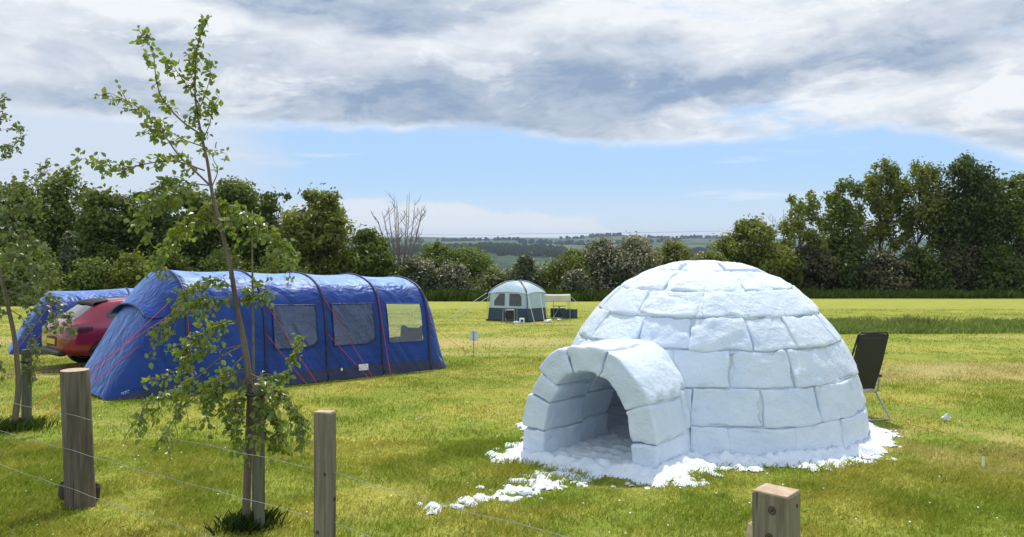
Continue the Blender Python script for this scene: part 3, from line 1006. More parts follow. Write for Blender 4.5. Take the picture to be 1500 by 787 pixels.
# ================================================================== TREES AND BUSHES
BX_, BY_ = None, None
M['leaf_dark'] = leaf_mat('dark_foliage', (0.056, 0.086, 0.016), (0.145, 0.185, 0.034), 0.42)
M['leaf_deep'] = leaf_mat('deep_green_foliage', (0.040, 0.066, 0.013), (0.098, 0.136, 0.026), 0.36)
M['leaf_mid'] = leaf_mat('mid_foliage', (0.075, 0.115, 0.018), (0.195, 0.230, 0.042), 0.46)
M['leaf_olive'] = leaf_mat('olive_foliage', (0.110, 0.142, 0.022), (0.26, 0.275, 0.055), 0.48)
M['leaf_light'] = leaf_mat('light_foliage', (0.115, 0.160, 0.028), (0.210, 0.250, 0.060), 0.44)
M['leaf_grey'] = leaf_mat('grey_green_foliage', (0.090, 0.110, 0.050), (0.165, 0.180, 0.09), 0.34)
M['leaf_brown'] = leaf_mat('brown_hedge_foliage', (0.072, 0.074, 0.03), (0.155, 0.135, 0.06), 0.36)
M['blossom'] = leaf_mat('hawthorn_blossom', (0.27, 0.235, 0.16), (0.42, 0.37, 0.27), 0.2)

def leaf_cards(C, N, size, rng, aspect=0.6):
    """one small folded rhombic leaf clump for each centre, facing roughly N"""
    n = len(C)
    N = N + rng.normal(0, .65, (n, 3)); N /= np.linalg.norm(N, axis=1, keepdims=True) + 1e-9
    r = rng.normal(0, 1, (n, 3))
    T = np.cross(N, r); T /= np.linalg.norm(T, axis=1, keepdims=True) + 1e-9
    B = np.cross(N, T)
    s = size * rng.uniform(.55, 1.35, n)[:, None]
    V = np.empty((n, 4, 3))
    V[:, 0] = C - T * s
    V[:, 1] = C - B * s * aspect + N * s * .25
    V[:, 2] = C + T * s
    V[:, 3] = C + B * s * aspect + N * s * .25
    i = np.arange(n)[:, None] * 4
    return V.reshape(-1, 3), np.concatenate([i + np.array([0, 1, 2]), i + np.array([0, 2, 3])])

def crown_tree(name, label, cat, x, y, H, Wd, leaf, seed, base=0.25, n=5200, size=0.17, shape='round', lobes=30, lean=0.0,
               group=None, bark='bark_dark', blossom=0.0, spiky=0.0, lobe_r=0.2, ragged=1.0, dens=1.28):
    rng = np.random.default_rng(seed)
    root = thing(name, label, cat, (x, y, G(x, y) - .05), group=group)
    R = Wd / 2
    h0 = base * H
    lob = []
    for k in range(lobes):
        tt = ((k + rng.uniform(0, 1)) / lobes) ** .9
        if shape == 'round': env = math.sin(math.pi * min(.97, 0.10 + 0.86 * tt)) ** .6
        elif shape == 'cone': env = (1 - tt) ** .75 * min(1, .55 + tt * 3) + .05
        elif shape == 'tall': env = math.sin(math.pi * (0.22 + 0.72 * tt)) ** .7
        elif shape == 'bush': env = math.sqrt(max(0, 1 - (tt * .98) ** 2.4))
        a = rng.uniform(0, 2 * np.pi)
        rr = R * env * math.sqrt(rng.uniform(.03, 1)) * .80
        lr = R * lobe_r * dens * rng.uniform(.6, 1.45) * (0.6 + .5 * env)
        z = h0 + tt * (H - h0 - lr * .8)
        lob.append((np.array([rr * math.cos(a) + lean * H * (z / H) ** 1.6, rr * math.sin(a), z]), lr))
    # trunk and limbs
    mb = MB()
    tr = max(0.05, H * 0.014)
    npt = 9
    tp = [Vector((lean * H * (k / npt * .85) ** 1.6 + rng.normal(0, .012 * H) * (k > 0), rng.normal(0, .012 * H) * (k > 0), k / npt * H * .86)) for k in range(npt + 1)]
    mb.tube(tp, [tr * (1.25 if k == 0 else 1) * (1 - .86 * k / npt) for k in range(npt + 1)], 7)
    for c, lr in lob:
        zc = c[2]
        k = min(.8, max(.1, (zc - .28 * R) / H * .85)) * npt / .86 * .86
        k0 = int(min(npt - 1, max(0, k)))
        p0 = tp[k0]
        p2 = Vector(c)
        mid = p0.lerp(p2, .5) + Vector((rng.normal(0, .05 * R), rng.normal(0, .05 * R), -0.06 * R))
        r0 = tr * .38 * (1 - .7 * k0 / npt)
        mb.tube([p0, mid, p2], [r0, r0 * .6, r0 * .2], 5, cap=False)
    mb.build('trunk', M[bark], root, smooth=True)
    # leaves
    Cs, Ns = [], []
    n = int(n * 1.75 * dens ** 2 / 1.64)
    wts = np.array([l[1] ** 2 for l in lob]); wts /= wts.sum()
    for (c, lr), wgt in zip(lob, wts):
        m_ = max(12, int(n * wgt))
        d = rng.normal(0, 1, (m_, 3)); d /= np.linalg.norm(d, axis=1, keepdims=True)
        r = lr * rng.uniform(0, 1, m_) ** .45
        st = np.array([1.15, 1.15, .72 + spiky])
        bump_ = 1 + .32 * ragged * vnoise(d * 2.2 + c * 3, seed)
        P = c + d * (r * bump_)[:, None] * st
        if spiky:
            tip = rng.uniform(0, 1, m_) ** 3
            P[:, 2] += tip * spiky * lr * 1.6; P[:, 0] += tip * spiky * lr * .6
        stray = rng.uniform(0, 1, m_) < .10
        P[stray] = c + d[stray] * lr * rng.uniform(1.0, 1.55, (stray.sum(), 1))
        Cs.append(P); Ns.append(d * .9 + np.array([0, 0, .45]))
    Cs = np.concatenate(Cs); Ns = np.concatenate(Ns)
    ok = Cs[:, 2] > 0.05
    Cs, Ns = Cs[ok], Ns[ok]
    V, Fc = leaf_cards(Cs, Ns, size, rng)
    if blossom:
        nn = fbm(Cs * .9, 3, seed + 5)
        top = np.clip((Cs[:, 2] / H), 0, 1)
        pb = np.clip(blossom + .6 * nn + .25 * (top - .5), 0, 1)
        mi = (rng.uniform(0, 1, len(Cs)) < pb).astype(int)
        mi = np.concatenate([mi, mi])
        me = mesh_np('crown', V, Fc, [M[leaf], M['blossom']], smooth=False, mat_index=mi)
    else:
        me = mesh_np('crown', V, Fc, M[leaf], smooth=False)
    link('crown', me, root)
    return root

def at_px(px, d): return (px - 750) / F * d
def tree_px(px, d, ytop, wpx, leaf, label, cat='tree', **kw):
    x = at_px(px, d)
    H = EYE - (ytop - 352) / F * d - G(x, d)
    wpx = wpx * 1.12
    return crown_tree(kw.pop('name', 'broadleaf_tree' if cat == 'tree' else 'bush'), label, cat, x, d, H, wpx / F * d, leaf, **kw)

TR = 'trees of the right hand belt'
tree_px(1100, 70, 316, 100, 'leaf_olive', 'compact rounded olive green tree standing just right behind the igloo top', seed=1, base=.12, shape='tall', n=7000, lobes=40, group=TR)
tree_px(1172, 73, 283, 92, 'leaf_olive', 'thin open tree with sparse crown at the left end of the right tree belt', seed=2, base=.22, shape='tall', n=4200, lobes=34, lobe_r=.17, lean=.03, spiky=.5, dens=.98, group=TR)
tree_px(1234, 75, 262, 84, 'leaf_mid', 'dark medium tree second along the right tree belt, lower than its right neighbour', seed=3, base=.26, shape='tall', n=5600, lobes=34, lobe_r=.19, lean=.03, spiky=.55, dens=1.0, group=TR)
tree_px(1290, 76, 236, 84, 'leaf_olive', 'tall slim olive tree with feathery windblown top in the right belt', seed=4, base=.30, shape='tall', n=6200, lobes=40, lobe_r=.18, lean=.025, spiky=.6, dens=1.0, group=TR)
tree_px(1348, 75, 238, 96, 'leaf_olive', 'yellowish olive tree in the middle of the right belt, with sky gaps under its crown', seed=5, base=.34, shape='round', n=7000, lobes=40, lobe_r=.2, lean=.02, spiky=.5, dens=.98, group=TR)
tree_px(1412, 74, 229, 108, 'leaf_deep', 'tallest and darkest dense tree of the right belt', seed=6, base=.27, shape='tall', n=9500, lobes=48, lobe_r=.21, lean=.02, spiky=.5, dens=1.1, group=TR)
tree_px(1496, 74, 250, 96, 'leaf_mid', 'dense dark green tree cut by the right edge of the photo', seed=7, base=.22, shape='round', n=8000, lobes=44, lobe_r=.21, group=TR)
tree_px(1448, 82, 262, 90, 'leaf_mid', 'tree filling the notch behind the two rightmost tall trees', seed=8, base=.25, shape='round', n=5000, lobes=34, group=TR)
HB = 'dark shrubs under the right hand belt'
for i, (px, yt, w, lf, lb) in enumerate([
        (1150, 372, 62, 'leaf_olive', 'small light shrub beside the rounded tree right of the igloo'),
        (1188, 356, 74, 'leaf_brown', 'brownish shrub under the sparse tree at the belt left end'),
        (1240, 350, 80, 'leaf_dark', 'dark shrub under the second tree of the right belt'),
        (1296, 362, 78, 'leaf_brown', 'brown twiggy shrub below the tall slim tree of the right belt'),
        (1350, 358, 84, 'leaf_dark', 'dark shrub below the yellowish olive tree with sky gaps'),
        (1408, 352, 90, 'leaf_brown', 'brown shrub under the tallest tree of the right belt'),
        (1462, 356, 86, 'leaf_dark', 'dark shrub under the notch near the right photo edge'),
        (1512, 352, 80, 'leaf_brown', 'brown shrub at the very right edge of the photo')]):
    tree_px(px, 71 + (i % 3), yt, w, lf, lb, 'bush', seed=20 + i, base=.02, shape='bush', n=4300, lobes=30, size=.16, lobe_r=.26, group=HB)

TL = 'trees of the left hand belt'
tree_px(22, 62, 262, 120, 'leaf_mid', 'tree behind the left sapling at the left edge of the photo', seed=40, base=.15, shape='round', n=6500, lobes=40, group=TL)
tree_px(92, 64, 252, 116, 'leaf_mid', 'pointed tree with upswept feathery top in the left belt', seed=41, base=.18, shape='tall', n=6500, lobes=40, lobe_r=.2, spiky=.7, group=TL)
tree_px(158, 62, 274, 108, 'leaf_mid', 'rounded dark tree right of the pointed one in the left belt', seed=42, base=.2, shape='round', n=7000, lobes=40, group=TL)
tree_px(222, 64, 276, 110, 'leaf_dark', 'dark tree hidden behind the leafy middle sapling crown', seed=43, base=.2, shape='round', n=6500, lobes=38, group=TL)
tree_px(290, 63, 276, 104, 'leaf_mid', 'tree straight behind the middle sapling stem', seed=44, base=.2, shape='round', n=6500, lobes=38, group=TL)
tree_px(348, 64, 262, 112, 'leaf_mid', 'taller tree just right of the middle sapling stem', seed=45, base=.18, shape='tall', n=7000, lobes=40, spiky=.3, group=TL)
tree_px(404, 66, 275, 80, 'leaf_dark', 'narrow dark tree left of the golden green one', seed=46, base=.15, shape='tall', n=4500, lobes=30, lobe_r=.26, group=TL)
tree_px(466, 63, 273, 108, 'leaf_olive', 'broad golden green tree at the right end of the left belt', seed=47, base=.14, shape='round', n=9500, lobes=54, lobe_r=.2, group=TL)
tree_px(541, 62, 331, 88, 'leaf_mid', 'lower bushy tree between the golden green tree and the bare tree', seed=48, base=.04, shape='bush', n=6500, lobes=40, size=.15, lobe_r=.22, group=TL)
LB = 'shrubs below the left hand belt'
for i, (px, d, yt, w, lf, sh, lb) in enumerate([
        (30, 52, 345, 110, 'leaf_light', 'bush', 'pale flowering shrub behind the left sapling trunk'),
        (100, 56, 336, 44, 'leaf_grey', 'cone', 'slender grey green conical shrub behind the left end of the far blue tent'),
        (136, 54, 376, 64, 'leaf_light', 'bush', 'low light green shrub right of the conical shrub'),
        (190, 54, 366, 66, 'leaf_olive', 'bush', 'low olive shrub above the red car roof'),
        (250, 58, 360, 80, 'leaf_dark', 'bush', 'dark shrub behind the front porch of the big tent'),
        (330, 58, 360, 90, 'leaf_dark', 'bush', 'dark shrub behind the middle of the big tent roof'),
        (415, 58, 362, 90, 'leaf_mid', 'bush', 'green shrub below the golden green tree')]):
    tree_px(px, d, yt, w, lf, lb, 'bush', seed=60 + i, base=.02, shape=sh, n=4600, lobes=32, size=.12, lobe_r=.27, group=LB)
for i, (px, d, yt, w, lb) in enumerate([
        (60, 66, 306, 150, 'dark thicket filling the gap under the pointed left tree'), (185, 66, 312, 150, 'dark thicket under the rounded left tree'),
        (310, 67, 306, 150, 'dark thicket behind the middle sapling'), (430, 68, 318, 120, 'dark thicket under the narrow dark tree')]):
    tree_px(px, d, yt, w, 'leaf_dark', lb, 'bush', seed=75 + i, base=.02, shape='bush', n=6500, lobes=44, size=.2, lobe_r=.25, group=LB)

HW = 'bushes along the middle of the far field edge'
for i, (px, d, yt, w, lf, bl, sh, lb) in enumerate([
        (612, 63, 374, 74, 'leaf_grey', .21, 'bush', 'hawthorn in pale blossom right of the bare tree foot'),
        (640, 68, 352, 70, 'leaf_light', 0, 'bush', 'fresh green bush standing high behind the pale hawthorn'),
        (690, 68, 358, 84, 'leaf_light', 0, 'bush', 'fresh yellow green bush left of the small tent'),
        (664, 63, 383, 66, 'leaf_grey', .08, 'bush', 'squat grey green bush in front of the fresh green bushes'),
        (722, 66, 392, 54, 'leaf_light', .05, 'bush', 'low yellowish bush just left of the small tent top'),
        (768, 65, 371, 62, 'leaf_grey', 0, 'cone', 'pointed grey green bush straight behind the small tent'),
        (804, 67, 390, 50, 'leaf_light', .10, 'bush', 'low pale bush between the pointed bush and the dark one'),
        (838, 65, 362, 80, 'leaf_mid', .03, 'bush', 'dark green bush behind the cream canopy'),
        (846, 62, 394, 56, 'leaf_grey', .08, 'bush', 'low grey green bush right of the cream canopy'),
        (880, 65, 347, 66, 'leaf_grey', .50, 'bush', 'tall hawthorn in cream blossom, left one of the tall pair'),
        (926, 64, 343, 78, 'leaf_grey', .46, 'bush', 'tall hawthorn in cream blossom next to the igloo, right one of the tall pair'),
        (984, 67, 350, 74, 'leaf_olive', .04, 'bush', 'yellow green bush rising behind the left shoulder of the igloo'),
        (1040, 68, 366, 70, 'leaf_olive', .04, 'bush', 'bush hidden behind the top of the igloo')]):
    tree_px(px, d, yt, w, lf, lb, 'bush', name='hawthorn_bush' if bl > .2 else 'bush', seed=90 + i, base=.01, shape=sh, n=5600, lobes=44, size=.125, lobe_r=.24, blossom=bl, spiky=.15, group=HW)

# bare trees
def bare_tree(px, d, ytop, wpx, label, seed, ribs=9, bark='bark_grey', thick=1.0, fork=0.28):
    rng = np.random.default_rng(seed)
    x = at_px(px, d); gz = G(x, d)
    H = EYE - (ytop - 352) / F * d - gz
    Wd = wpx / F * d
    root = thing('bare_tree', label, 'tree', (x, d, gz - .05))
    mb = MB()
    fz = fork * H
    mb.tube([(0, 0, 0), (.02 * H, 0, fz * .5), (0.0, 0, fz)], [.16 * thick, .13 * thick, .11 * thick], 8)
    br = MB()
    for k in range(ribs):
        u = (k + .5) / ribs * 2 - 1 + rng.normal(0, .06)
        yy = rng.normal(0, .22) * Wd
        top = Vector((u * Wd * .5, yy, H * (1 - .22 * abs(u) ** 1.5 + rng.normal(0, .04))))
        p0 = Vector((0, 0, fz * rng.uniform(.7, 1.0)))
        p1 = Vector((u * Wd * .30, yy * .5, fz + .30 * (H - fz)))
        p2 = Vector((u * Wd * .44, yy * .8, fz + .64 * (H - fz)))
        pts = [p0, p0.lerp(p1, .5) + Vector((u * .05 * Wd, 0, -.02 * H)), p1, p2, top]
        br.tube(pts, [.07 * thick, .06 * thick, .05 * thick, .03 * thick, .012], 6, cap=False)
        for j in range(7):
            f = rng.uniform(.25, .95)
            seg_ = f * 3.999
            i0 = int(seg_); b0 = pts[i0].lerp(pts[i0 + 1], seg_ - i0)
            sd = 1 if rng.uniform() < .5 + .25 * u else -1
            ln = H * rng.uniform(.08, .2) * (1.1 - f * .5)
            e = b0 + Vector((sd * ln * .5, rng.normal(0, .3) * ln, ln * .85))
            mdl = b0.lerp(e, .5) + Vector((sd * ln * .12, 0, 0))
            br.tube([b0, mdl, e], [.025 * thick, .018 * thick, .008], 5, cap=False)
            for _ in range(2):
                e2 = mdl + Vector((rng.normal(0, .3) * ln, rng.normal(0, .3) * ln, ln * rng.uniform(.3, .6)))
                br.tube([mdl, e2], [.012 * thick, .007], 4, cap=False)
    mb.build('trunk', M[bark], root, smooth=True)
    br.build('branches', M[bark], root, smooth=True)
    return root
bare_tree(588, 64, 284, 74, 'leafless dead tree with upswept bare branches left of the far tent', 5, 11)
bare_tree(1146, 78, 312, 44, 'small leafless grey tree between the rounded tree and the right belt', 8, 7, thick=.7)

# far woods on the other side of the valley, one mass
def far_wood(name, label, patches, seed, mat):
    rng = np.random.default_rng(seed)
    Vs, Fs = [], []; off = 0
    sp = CUBE2_P / np.linalg.norm(CUBE2_P, axis=1, keepdims=True)
    for (x0, x1, d0, d1, n) in patches:
        for k in range(n):
            d = rng.uniform(d0, d1); px = rng.uniform(x0, x1)
            x = (px - 750) / F * d
            s = rng.uniform(4.0, 7.5)
            V = sp * (1 + .35 * vnoise(sp * 2 + k * 1.3, 3))[:, None] * np.array([s, s, s * rng.uniform(1.0, 1.7)])
            V = V + np.array([x, d, G(x, d) + s * .8])
            Vs.append(V); Fs.append(CUBE2_F + off); off += len(V)
    o = link(name, mesh_np(name, np.concatenate(Vs), np.concatenate(Fs), mat, smooth=False))
    return tag(o, label, 'wood', kind='stuff')
CUBE2_P, CUBE2_F = cube_template(4)
M['far_wood'] = leaf_mat('far_wood_foliage', (0.010, 0.022, 0.010), (0.024, 0.042, 0.016), .05, 0.0, 1.0, clump=.05)
far_wood('far_wood', 'dark conifer wood on the slope across the valley', [(600, 830, 1750, 2100, 620), (730, 850, 1620, 1780, 130), (520, 640, 1800, 2000, 150), (930, 1130, 1800, 2000, 330)], 3, M['far_wood'])
far_wood('far_wood', 'thin dark tree lines along the far hill crests', [(820, 910, 3650, 3720, 60), (950, 1100, 3650, 3760, 110), (640, 760, 3300, 3380, 60), (500, 620, 2900, 2980, 50), (760, 1000, 2700, 2760, 100)], 4, M['far_wood'])

# ================================================================== SAPLINGS
M['birch_leaf'] = leaf_mat('birch_leaves', (0.120, 0.180, 0.024), (0.27, 0.32, 0.06), 0.48, 0.42, 0.32, 2.0)
M['birch_leaf_far'] = leaf_mat('birch_leaves_pale', (0.095, 0.135, 0.036), (0.20, 0.235, 0.08), 0.38, 0.3, 0.38, 2.0)
def catmull(pts, n):
    pts = [Vector(p) for p in pts]
    pts = [pts[0] * 2 - pts[1]] + pts + [pts[-1] * 2 - pts[-2]]
    out = []
    for i in range(1, len(pts) - 2):
        p0, p1, p2, p3 = pts[i - 1:i + 3]
        for k in range(n):
            t_ = k / n
            out.append(.5 * ((2 * p1) + (p2 - p0) * t_ + (2 * p0 - 5 * p1 + 4 * p2 - p3) * t_ ** 2 + (3 * p1 - p0 - 3 * p2 + p3) * t_ ** 3))
    out.append(pts[-2])
    return out
LEAF2 = np.array([(0, 0, 0), (.30, .30, .07), (.34, .52, .08), (.20, .80, .05), (0, 1.0, -.02), (-.20, .80, .05), (-.34, .52, .08), (-.30, .30, .07), (0, .5, 0)])
LEAF_F = np.array([(0, 1, 8), (1, 2, 8), (2, 3, 8), (3, 4, 8), (4, 5, 8), (5, 6, 8), (6, 7, 8), (7, 0, 8)])
def leaves_mesh(name, P, D, size, mat, parent, rng):
    n = len(P)
    Vs = np.empty((n, 9, 3))
    for i in range(n):
        y = D[i] / (np.linalg.norm(D[i]) + 1e-9)
        r = rng.normal(0, 1, 3) + np.array([0, -.5, .9])
        z = r - y * r.dot(y); z /= np.linalg.norm(z) + 1e-9
        x = np.cross(y, z)
        s = size * rng.uniform(.6, 1.25)
        L = LEAF2 * s * np.array([1.0, 1, 1 + rng.uniform(-1, 2.0)])
        L[:, 2] -= .18 * s * (LEAF2[:, 1] ** 2) * rng.uniform(-.5, 1.2)
        Vs[i] = P[i] + L[:, :1] * x + L[:, 1:2] * y + L[:, 2:] * z
    Fc = (np.arange(n)[:, None, None] * 9 + LEAF_F).reshape(-1, 3)
    return link(name, mesh_np(name, Vs.reshape(-1, 3), Fc, mat, smooth=False), parent)

def sapling(label, d0, trunk, r0, branches, leaf_size, leaf, seed, wind=-.35):
    rng = np.random.default_rng(seed)
    b0 = pix(trunk[0][0], trunk[0][1], d0)
    gz = G(b0.x, b0.y)
    root = thing('birch_sapling', label, 'sapling', (b0.x, b0.y, gz))
    O = Vector((b0.x, b0.y, gz))
    tp = catmull([pix(x, y, d0 + dz) - O for x, y, dz in trunk], 4)
    tp[0].z = -.05
    n = len(tp)
    mb = MB().tube(tp, [r0 * (1.12 - 1.08 * (i / (n - 1)) ** .72) + .002 for i in range(n)], 9)
    mb.build('trunk', M['bark'], root, smooth=True)
    br = MB()
    P, D = [], []
    def put_leaves(pts, count, spread, droop, start=.15):
        m_ = len(pts) - 1
        for _ in range(count):
            f = start + (1 - start) * rng.uniform(0, 1) ** .85
            i = min(m_ - 1, int(f * m_)); p = pts[i].lerp(pts[i + 1], f * m_ - i)
            off = Vector(rng.normal(0, 1, 3)); off.normalize(); off *= spread * rng.uniform(.2, 1)
            dirv = off.normalized() * .8 + Vector((wind, 0, -droop)) + Vector(rng.normal(0, .35, 3))
            P.append(np.array(p + off * .8)); D.append(np.array(dirv))
    for (pts_px, dz, rb, count, spread, droop) in branches:
        m_ = len(pts_px)
        pts = catmull([pix(x, y, d0 + dz * (i / (m_ - 1)) ** .8) - O for i, (x, y) in enumerate(pts_px)], 5)
        k = len(pts)
        br.tube(pts, [rb * (1 - .82 * i / (k - 1)) for i in range(k)], 6, cap=False)
        count = int(count * (2.5 if pts_px[0][1] < 300 else 3.4))
        put_leaves(pts, int(count * .4), .05, droop)
        # side twigs carry the other half
        for _ in range(max(2, count // 10)):
            f = rng.uniform(.2, 1.0); i = min(k - 2, int(f * (k - 1)))
            p = pts[i]; ax = (pts[i + 1] - pts[i]).normalized()
            side = Vector(rng.normal(0, 1, 3)); side -= ax * side.dot(ax) * .6; side.normalize()
            ln = spread * rng.uniform(.8, 2.0)
            e = p + (side * .75 + ax * .55 + Vector((wind * .6, 0, -droop * .7))) * ln
            mid = p.lerp(e, .5) + side * ln * .12
            tw = [p, mid, e]
            br.tube(tw, [.0035, .0028, .0015], 5, cap=False)
            put_leaves(tw, 6, .035, droop, .25)
    br.build('branches', M['bark'], root, smooth=True)
    leaves_mesh('leaves', np.array(P), np.array(D), leaf_size, M[leaf], root, rng)
    return root
# the middle birch sapling: (branch polyline, depth offset, radius, leaves, spread, droop)
BR = [
    ([(311, 275), (285, 250), (262, 228), (238, 195), (205, 160), (180, 145), (148, 132)], .35, .009, 75, .08, .15),
    ([(296, 198), (267, 178), (239, 147), (229, 117), (224, 76), (213, 56), (222, 50)], -.25, .008, 44, .055, .15),
    ([(300, 250), (255, 236), (215, 240), (178, 247), (152, 239), (112, 231)], -.3, .007, 60, .06, .25),
    ([(311, 272), (319, 250), (312, 230), (327, 224), (333, 228)], -.12, .005, 9, .04, .2),
    ([(298, 215), (270, 205), (240, 190), (215, 192)], .3, .006, 42, .09, .3),
    ([(290, 150), (270, 120), (256, 100), (247, 84)], -.2, .005, 24, .05, .15),
    ([(290, 165), (300, 140), (308, 110), (306, 85)], .2, .005, 26, .05, .15),
    ([(297, 205), (306, 185), (311, 165), (316, 150)], .15, .005, 20, .05, .2),
    ([(325, 340), (300, 322), (270, 330), (245, 360), (232, 395)], .35, .008, 90, .10, .55),
    ([(317, 315), (285, 290), (255, 285), (225, 300), (205, 330)], -.2, .007, 82, .10, .5),
    ([(308, 272), (270, 268), (238, 270), (212, 285)], .15, .006, 64, .10, .4),
    ([(325, 338), (345, 322), (378, 328), (408, 350), (436, 384)], -.25, .008, 105, .085, .55),
    ([(320, 320), (300, 312), (318, 302), (350, 306), (385, 325)], .25, .006, 74, .07, .5),
    ([(347, 448), (322, 440), (290, 444), (255, 462), (228, 505)], -.3, .008, 75, .085, .5),
    ([(350, 470), (318, 478), (285, 500), (262, 520)], .25, .007, 72, .09, .5),
    ([(345, 425), (320, 410), (285, 420), (262, 445)], -.1, .006, 44, .075, .5),
    ([(357, 505), (322, 525), (280, 560), (240, 582), (212, 595), (198, 640)], -.35, .007, 52, .07, .75),
    ([(360, 540), (325, 550), (295, 572), (258, 610), (240, 645)], .25, .007, 66, .085, .7),
    ([(358, 520), (335, 545), (318, 570), (305, 600)], -.2, .006, 40, .08, .6),
    ([(347, 448), (366, 432), (384, 440), (392, 402)], .15, .006, 30, .06, .3),
    ([(362, 545), (392, 562), (420, 585), (440, 615), (446, 640)], -.25, .007, 92, .09, .7),
    ([(364, 575), (385, 590), (405, 612), (418, 650)], .2, .006, 72, .08, .7),
    ([(362, 560), (390, 548), (415, 555), (436, 525), (440, 488)], .3, .006, 40, .05, .35),
    ([(362, 575), (345, 592), (338, 620), (352, 660)], -.2, .006, 46, .07, .7),
    ([(362, 548), (352, 575), (348, 610), (356, 665)], -.35, .005, 26, .06, .7),
    ([(363, 552), (376, 575), (384, 605), (372, 655)], -.3, .005, 28, .06, .7),
    ([(363, 545), (340, 548), (315, 575), (300, 620)], -.3, .005, 34, .07, .7),
    ([(357, 505), (300, 520), (262, 545), (225, 560)], .3, .006, 40, .08, .5),
    ([(364, 590), (375, 615), (392, 640), (425, 660)], .3, .005, 50, .07, .7),
]
sapling('young birch sapling with windblown leaves tied to a square wooden stake in the foreground', 6.57,
        [(360, 774, 0), (364, 650, 0), (366, 570, 0), (358, 505, 0), (347, 450, 0), (338, 395, 0), (325, 340, 0), (311, 284, 0), (304, 238, 0), (295, 198, 0), (287, 152, 0), (286, 105, 0), (291, 61, 0), (306, 26, 0)],
        .029, BR + [([(287, 152), (286, 105), (291, 61), (306, 26)], 0.0, .003, 58, .05, .15), ([(304, 238), (295, 198), (287, 152)], 0.0, .003, 40, .06, .3)], .051, 'birch_leaf', 5)
BR2 = [
    ([(-22, 300), (0, 285), (35, 270), (78, 240)], .3, .010, 60, .12, .2),
    ([(-25, 260), (0, 235), (20, 215), (36, 192)], -.3, .008, 44, .10, .15),
    ([(-25, 210), (-5, 185), (5, 160), (6, 138)], .2, .008, 40, .10, .15),
    ([(-18, 330), (10, 312), (40, 300), (58, 300)], -.3, .010, 90, .15, .3),
    ([(-12, 360), (15, 345), (45, 350), (68, 378)], .35, .010, 100, .16, .45),
    ([(-5, 385), (20, 372), (45, 385), (60, 415)], -.3, .009, 90, .15, .5),
    ([(2, 408), (30, 415), (62, 430), (92, 450), (110, 492)], .25, .009, 66, .10, .5),
    ([(6, 425), (40, 436), (75, 455), (84, 485)], -.2, .008, 50, .10, .5),
    ([(12, 452), (35, 470), (52, 520), (44, 560)], .2, .007, 44, .11, .6),
    ([(10, 440), (-5, 460), (-10, 500), (0, 540)], -.2, .007, 40, .12, .6),
    ([(-28, 240), (-45, 220), (-60, 180), (-60, 150)], .1, .008, 40, .10, .3),
    ([(-15, 340), (-40, 330), (-60, 340), (-75, 370)], .1, .008, 60, .14, .5),
]
sapling('birch sapling leaning left at the left edge of the photo beside a round greenish stake', 10.6,
        [(18, 633, 0), (24, 600, 0), (27, 560, 0), (22, 500, 0), (12, 450, 0), (0, 400, 0), (-12, 360, 0), (-22, 300, 0), (-27, 240, 0), (-26, 180, 0), (-20, 120, 0)],
        .042, BR2, .062, 'birch_leaf_far', 6)

# stakes
def stake(label, px, ytop, ybase, r, mat, square=False, name='tree_stake', lean=0.0, cat='stake'):
    d = EYE / ((ybase - 352) / F - 0.04)
    x = at_px(px, d)
    h = EYE - (ytop - 352) / F * d - G(x, d)
    o = thing(name, label, cat, (x, d, G(x, d)))
    if square:
        MB().box((0, 0, h / 2 - .05), (r * 2, r * 2, h + .1), Matrix.Rotation(.35, 3, 'Z'), .004).build('post', M[mat], o)
        MB().box((0, 0, h + .002), (r * 2 - .006, r * 2 - .006, .006), Matrix.Rotation(.35, 3, 'Z')).build('cut_end', M['fresh_cut'], o)
    else:
        MB().lathe([(r, -.05), (r, h - .01), (r * .9, h)], n=14).build('post', M[mat], o, smooth=False)
    return o, d, h
s1, ds, hs = stake('square topped wooden stake beside the middle birch sapling trunk', 380, 563, 781, .040, 'stake_green', True)
MB().tube([(-.13, .0, hs - .08), (-.06, -.055, hs - .08), (.05, -.055, hs - .08), (.055, .05, hs - .08), (-.05, .06, hs - .08), (-.13, .045, hs - .08), (-.16, .02, hs - .08), (-.13, 0, hs - .08)], .012, 6).build('rubber_tie', M['black'], s1)
s2, ds2, hs2 = stake('round greenish wooden stake beside the leaning left sapling', 39, 512, 628, .062, 'stake_green')
MB().tube([(.066 * math.cos(a), .066 * math.sin(a), hs2 - .16) for a in np.linspace(0, 2 * math.pi, 14)], .012, 6).build('rubber_tie', M['black'], s2)
cn = MB()
bc = pix(371, 770, 6.72); tc_ = pix(369, 330, 6.72)
gz = G(bc.x, 6.72)
cane = cn.tube([(0, 0, -.05), (.004, 0, 1.2), (tc_.x - bc.x, 0, tc_.z - gz)], [.013, .011, .008], 8).build('support_cane', M['cane'])
cane.location = (bc.x, 6.72, gz)
tag(cane, 'thin upright cane behind the middle birch sapling', 'cane')

# ================================================================== FENCE
P1, P2, P3 = Vector((-3.905, 7.25, 0)), Vector((-1.157, 4.97, 0)), Vector((1.085, 3.30, 0))
for P_ in (P1, P2, P3): P_.z = G(P_.x, P_.y)
fdir = (P3 - P1); fdir.z = 0; fdir.normalize()
fn_ = Vector((fdir.y, -fdir.x, 0))
if fn_.y > 0: fn_ = -fn_                    # towards the camera
fence = thing('wire_fence', 'low wire fence with one round and two square wooden posts crossing the foreground', 'fence', tuple(P1))
def noisy_post(V, amp, seed):
    V = np.array(V)
    return V
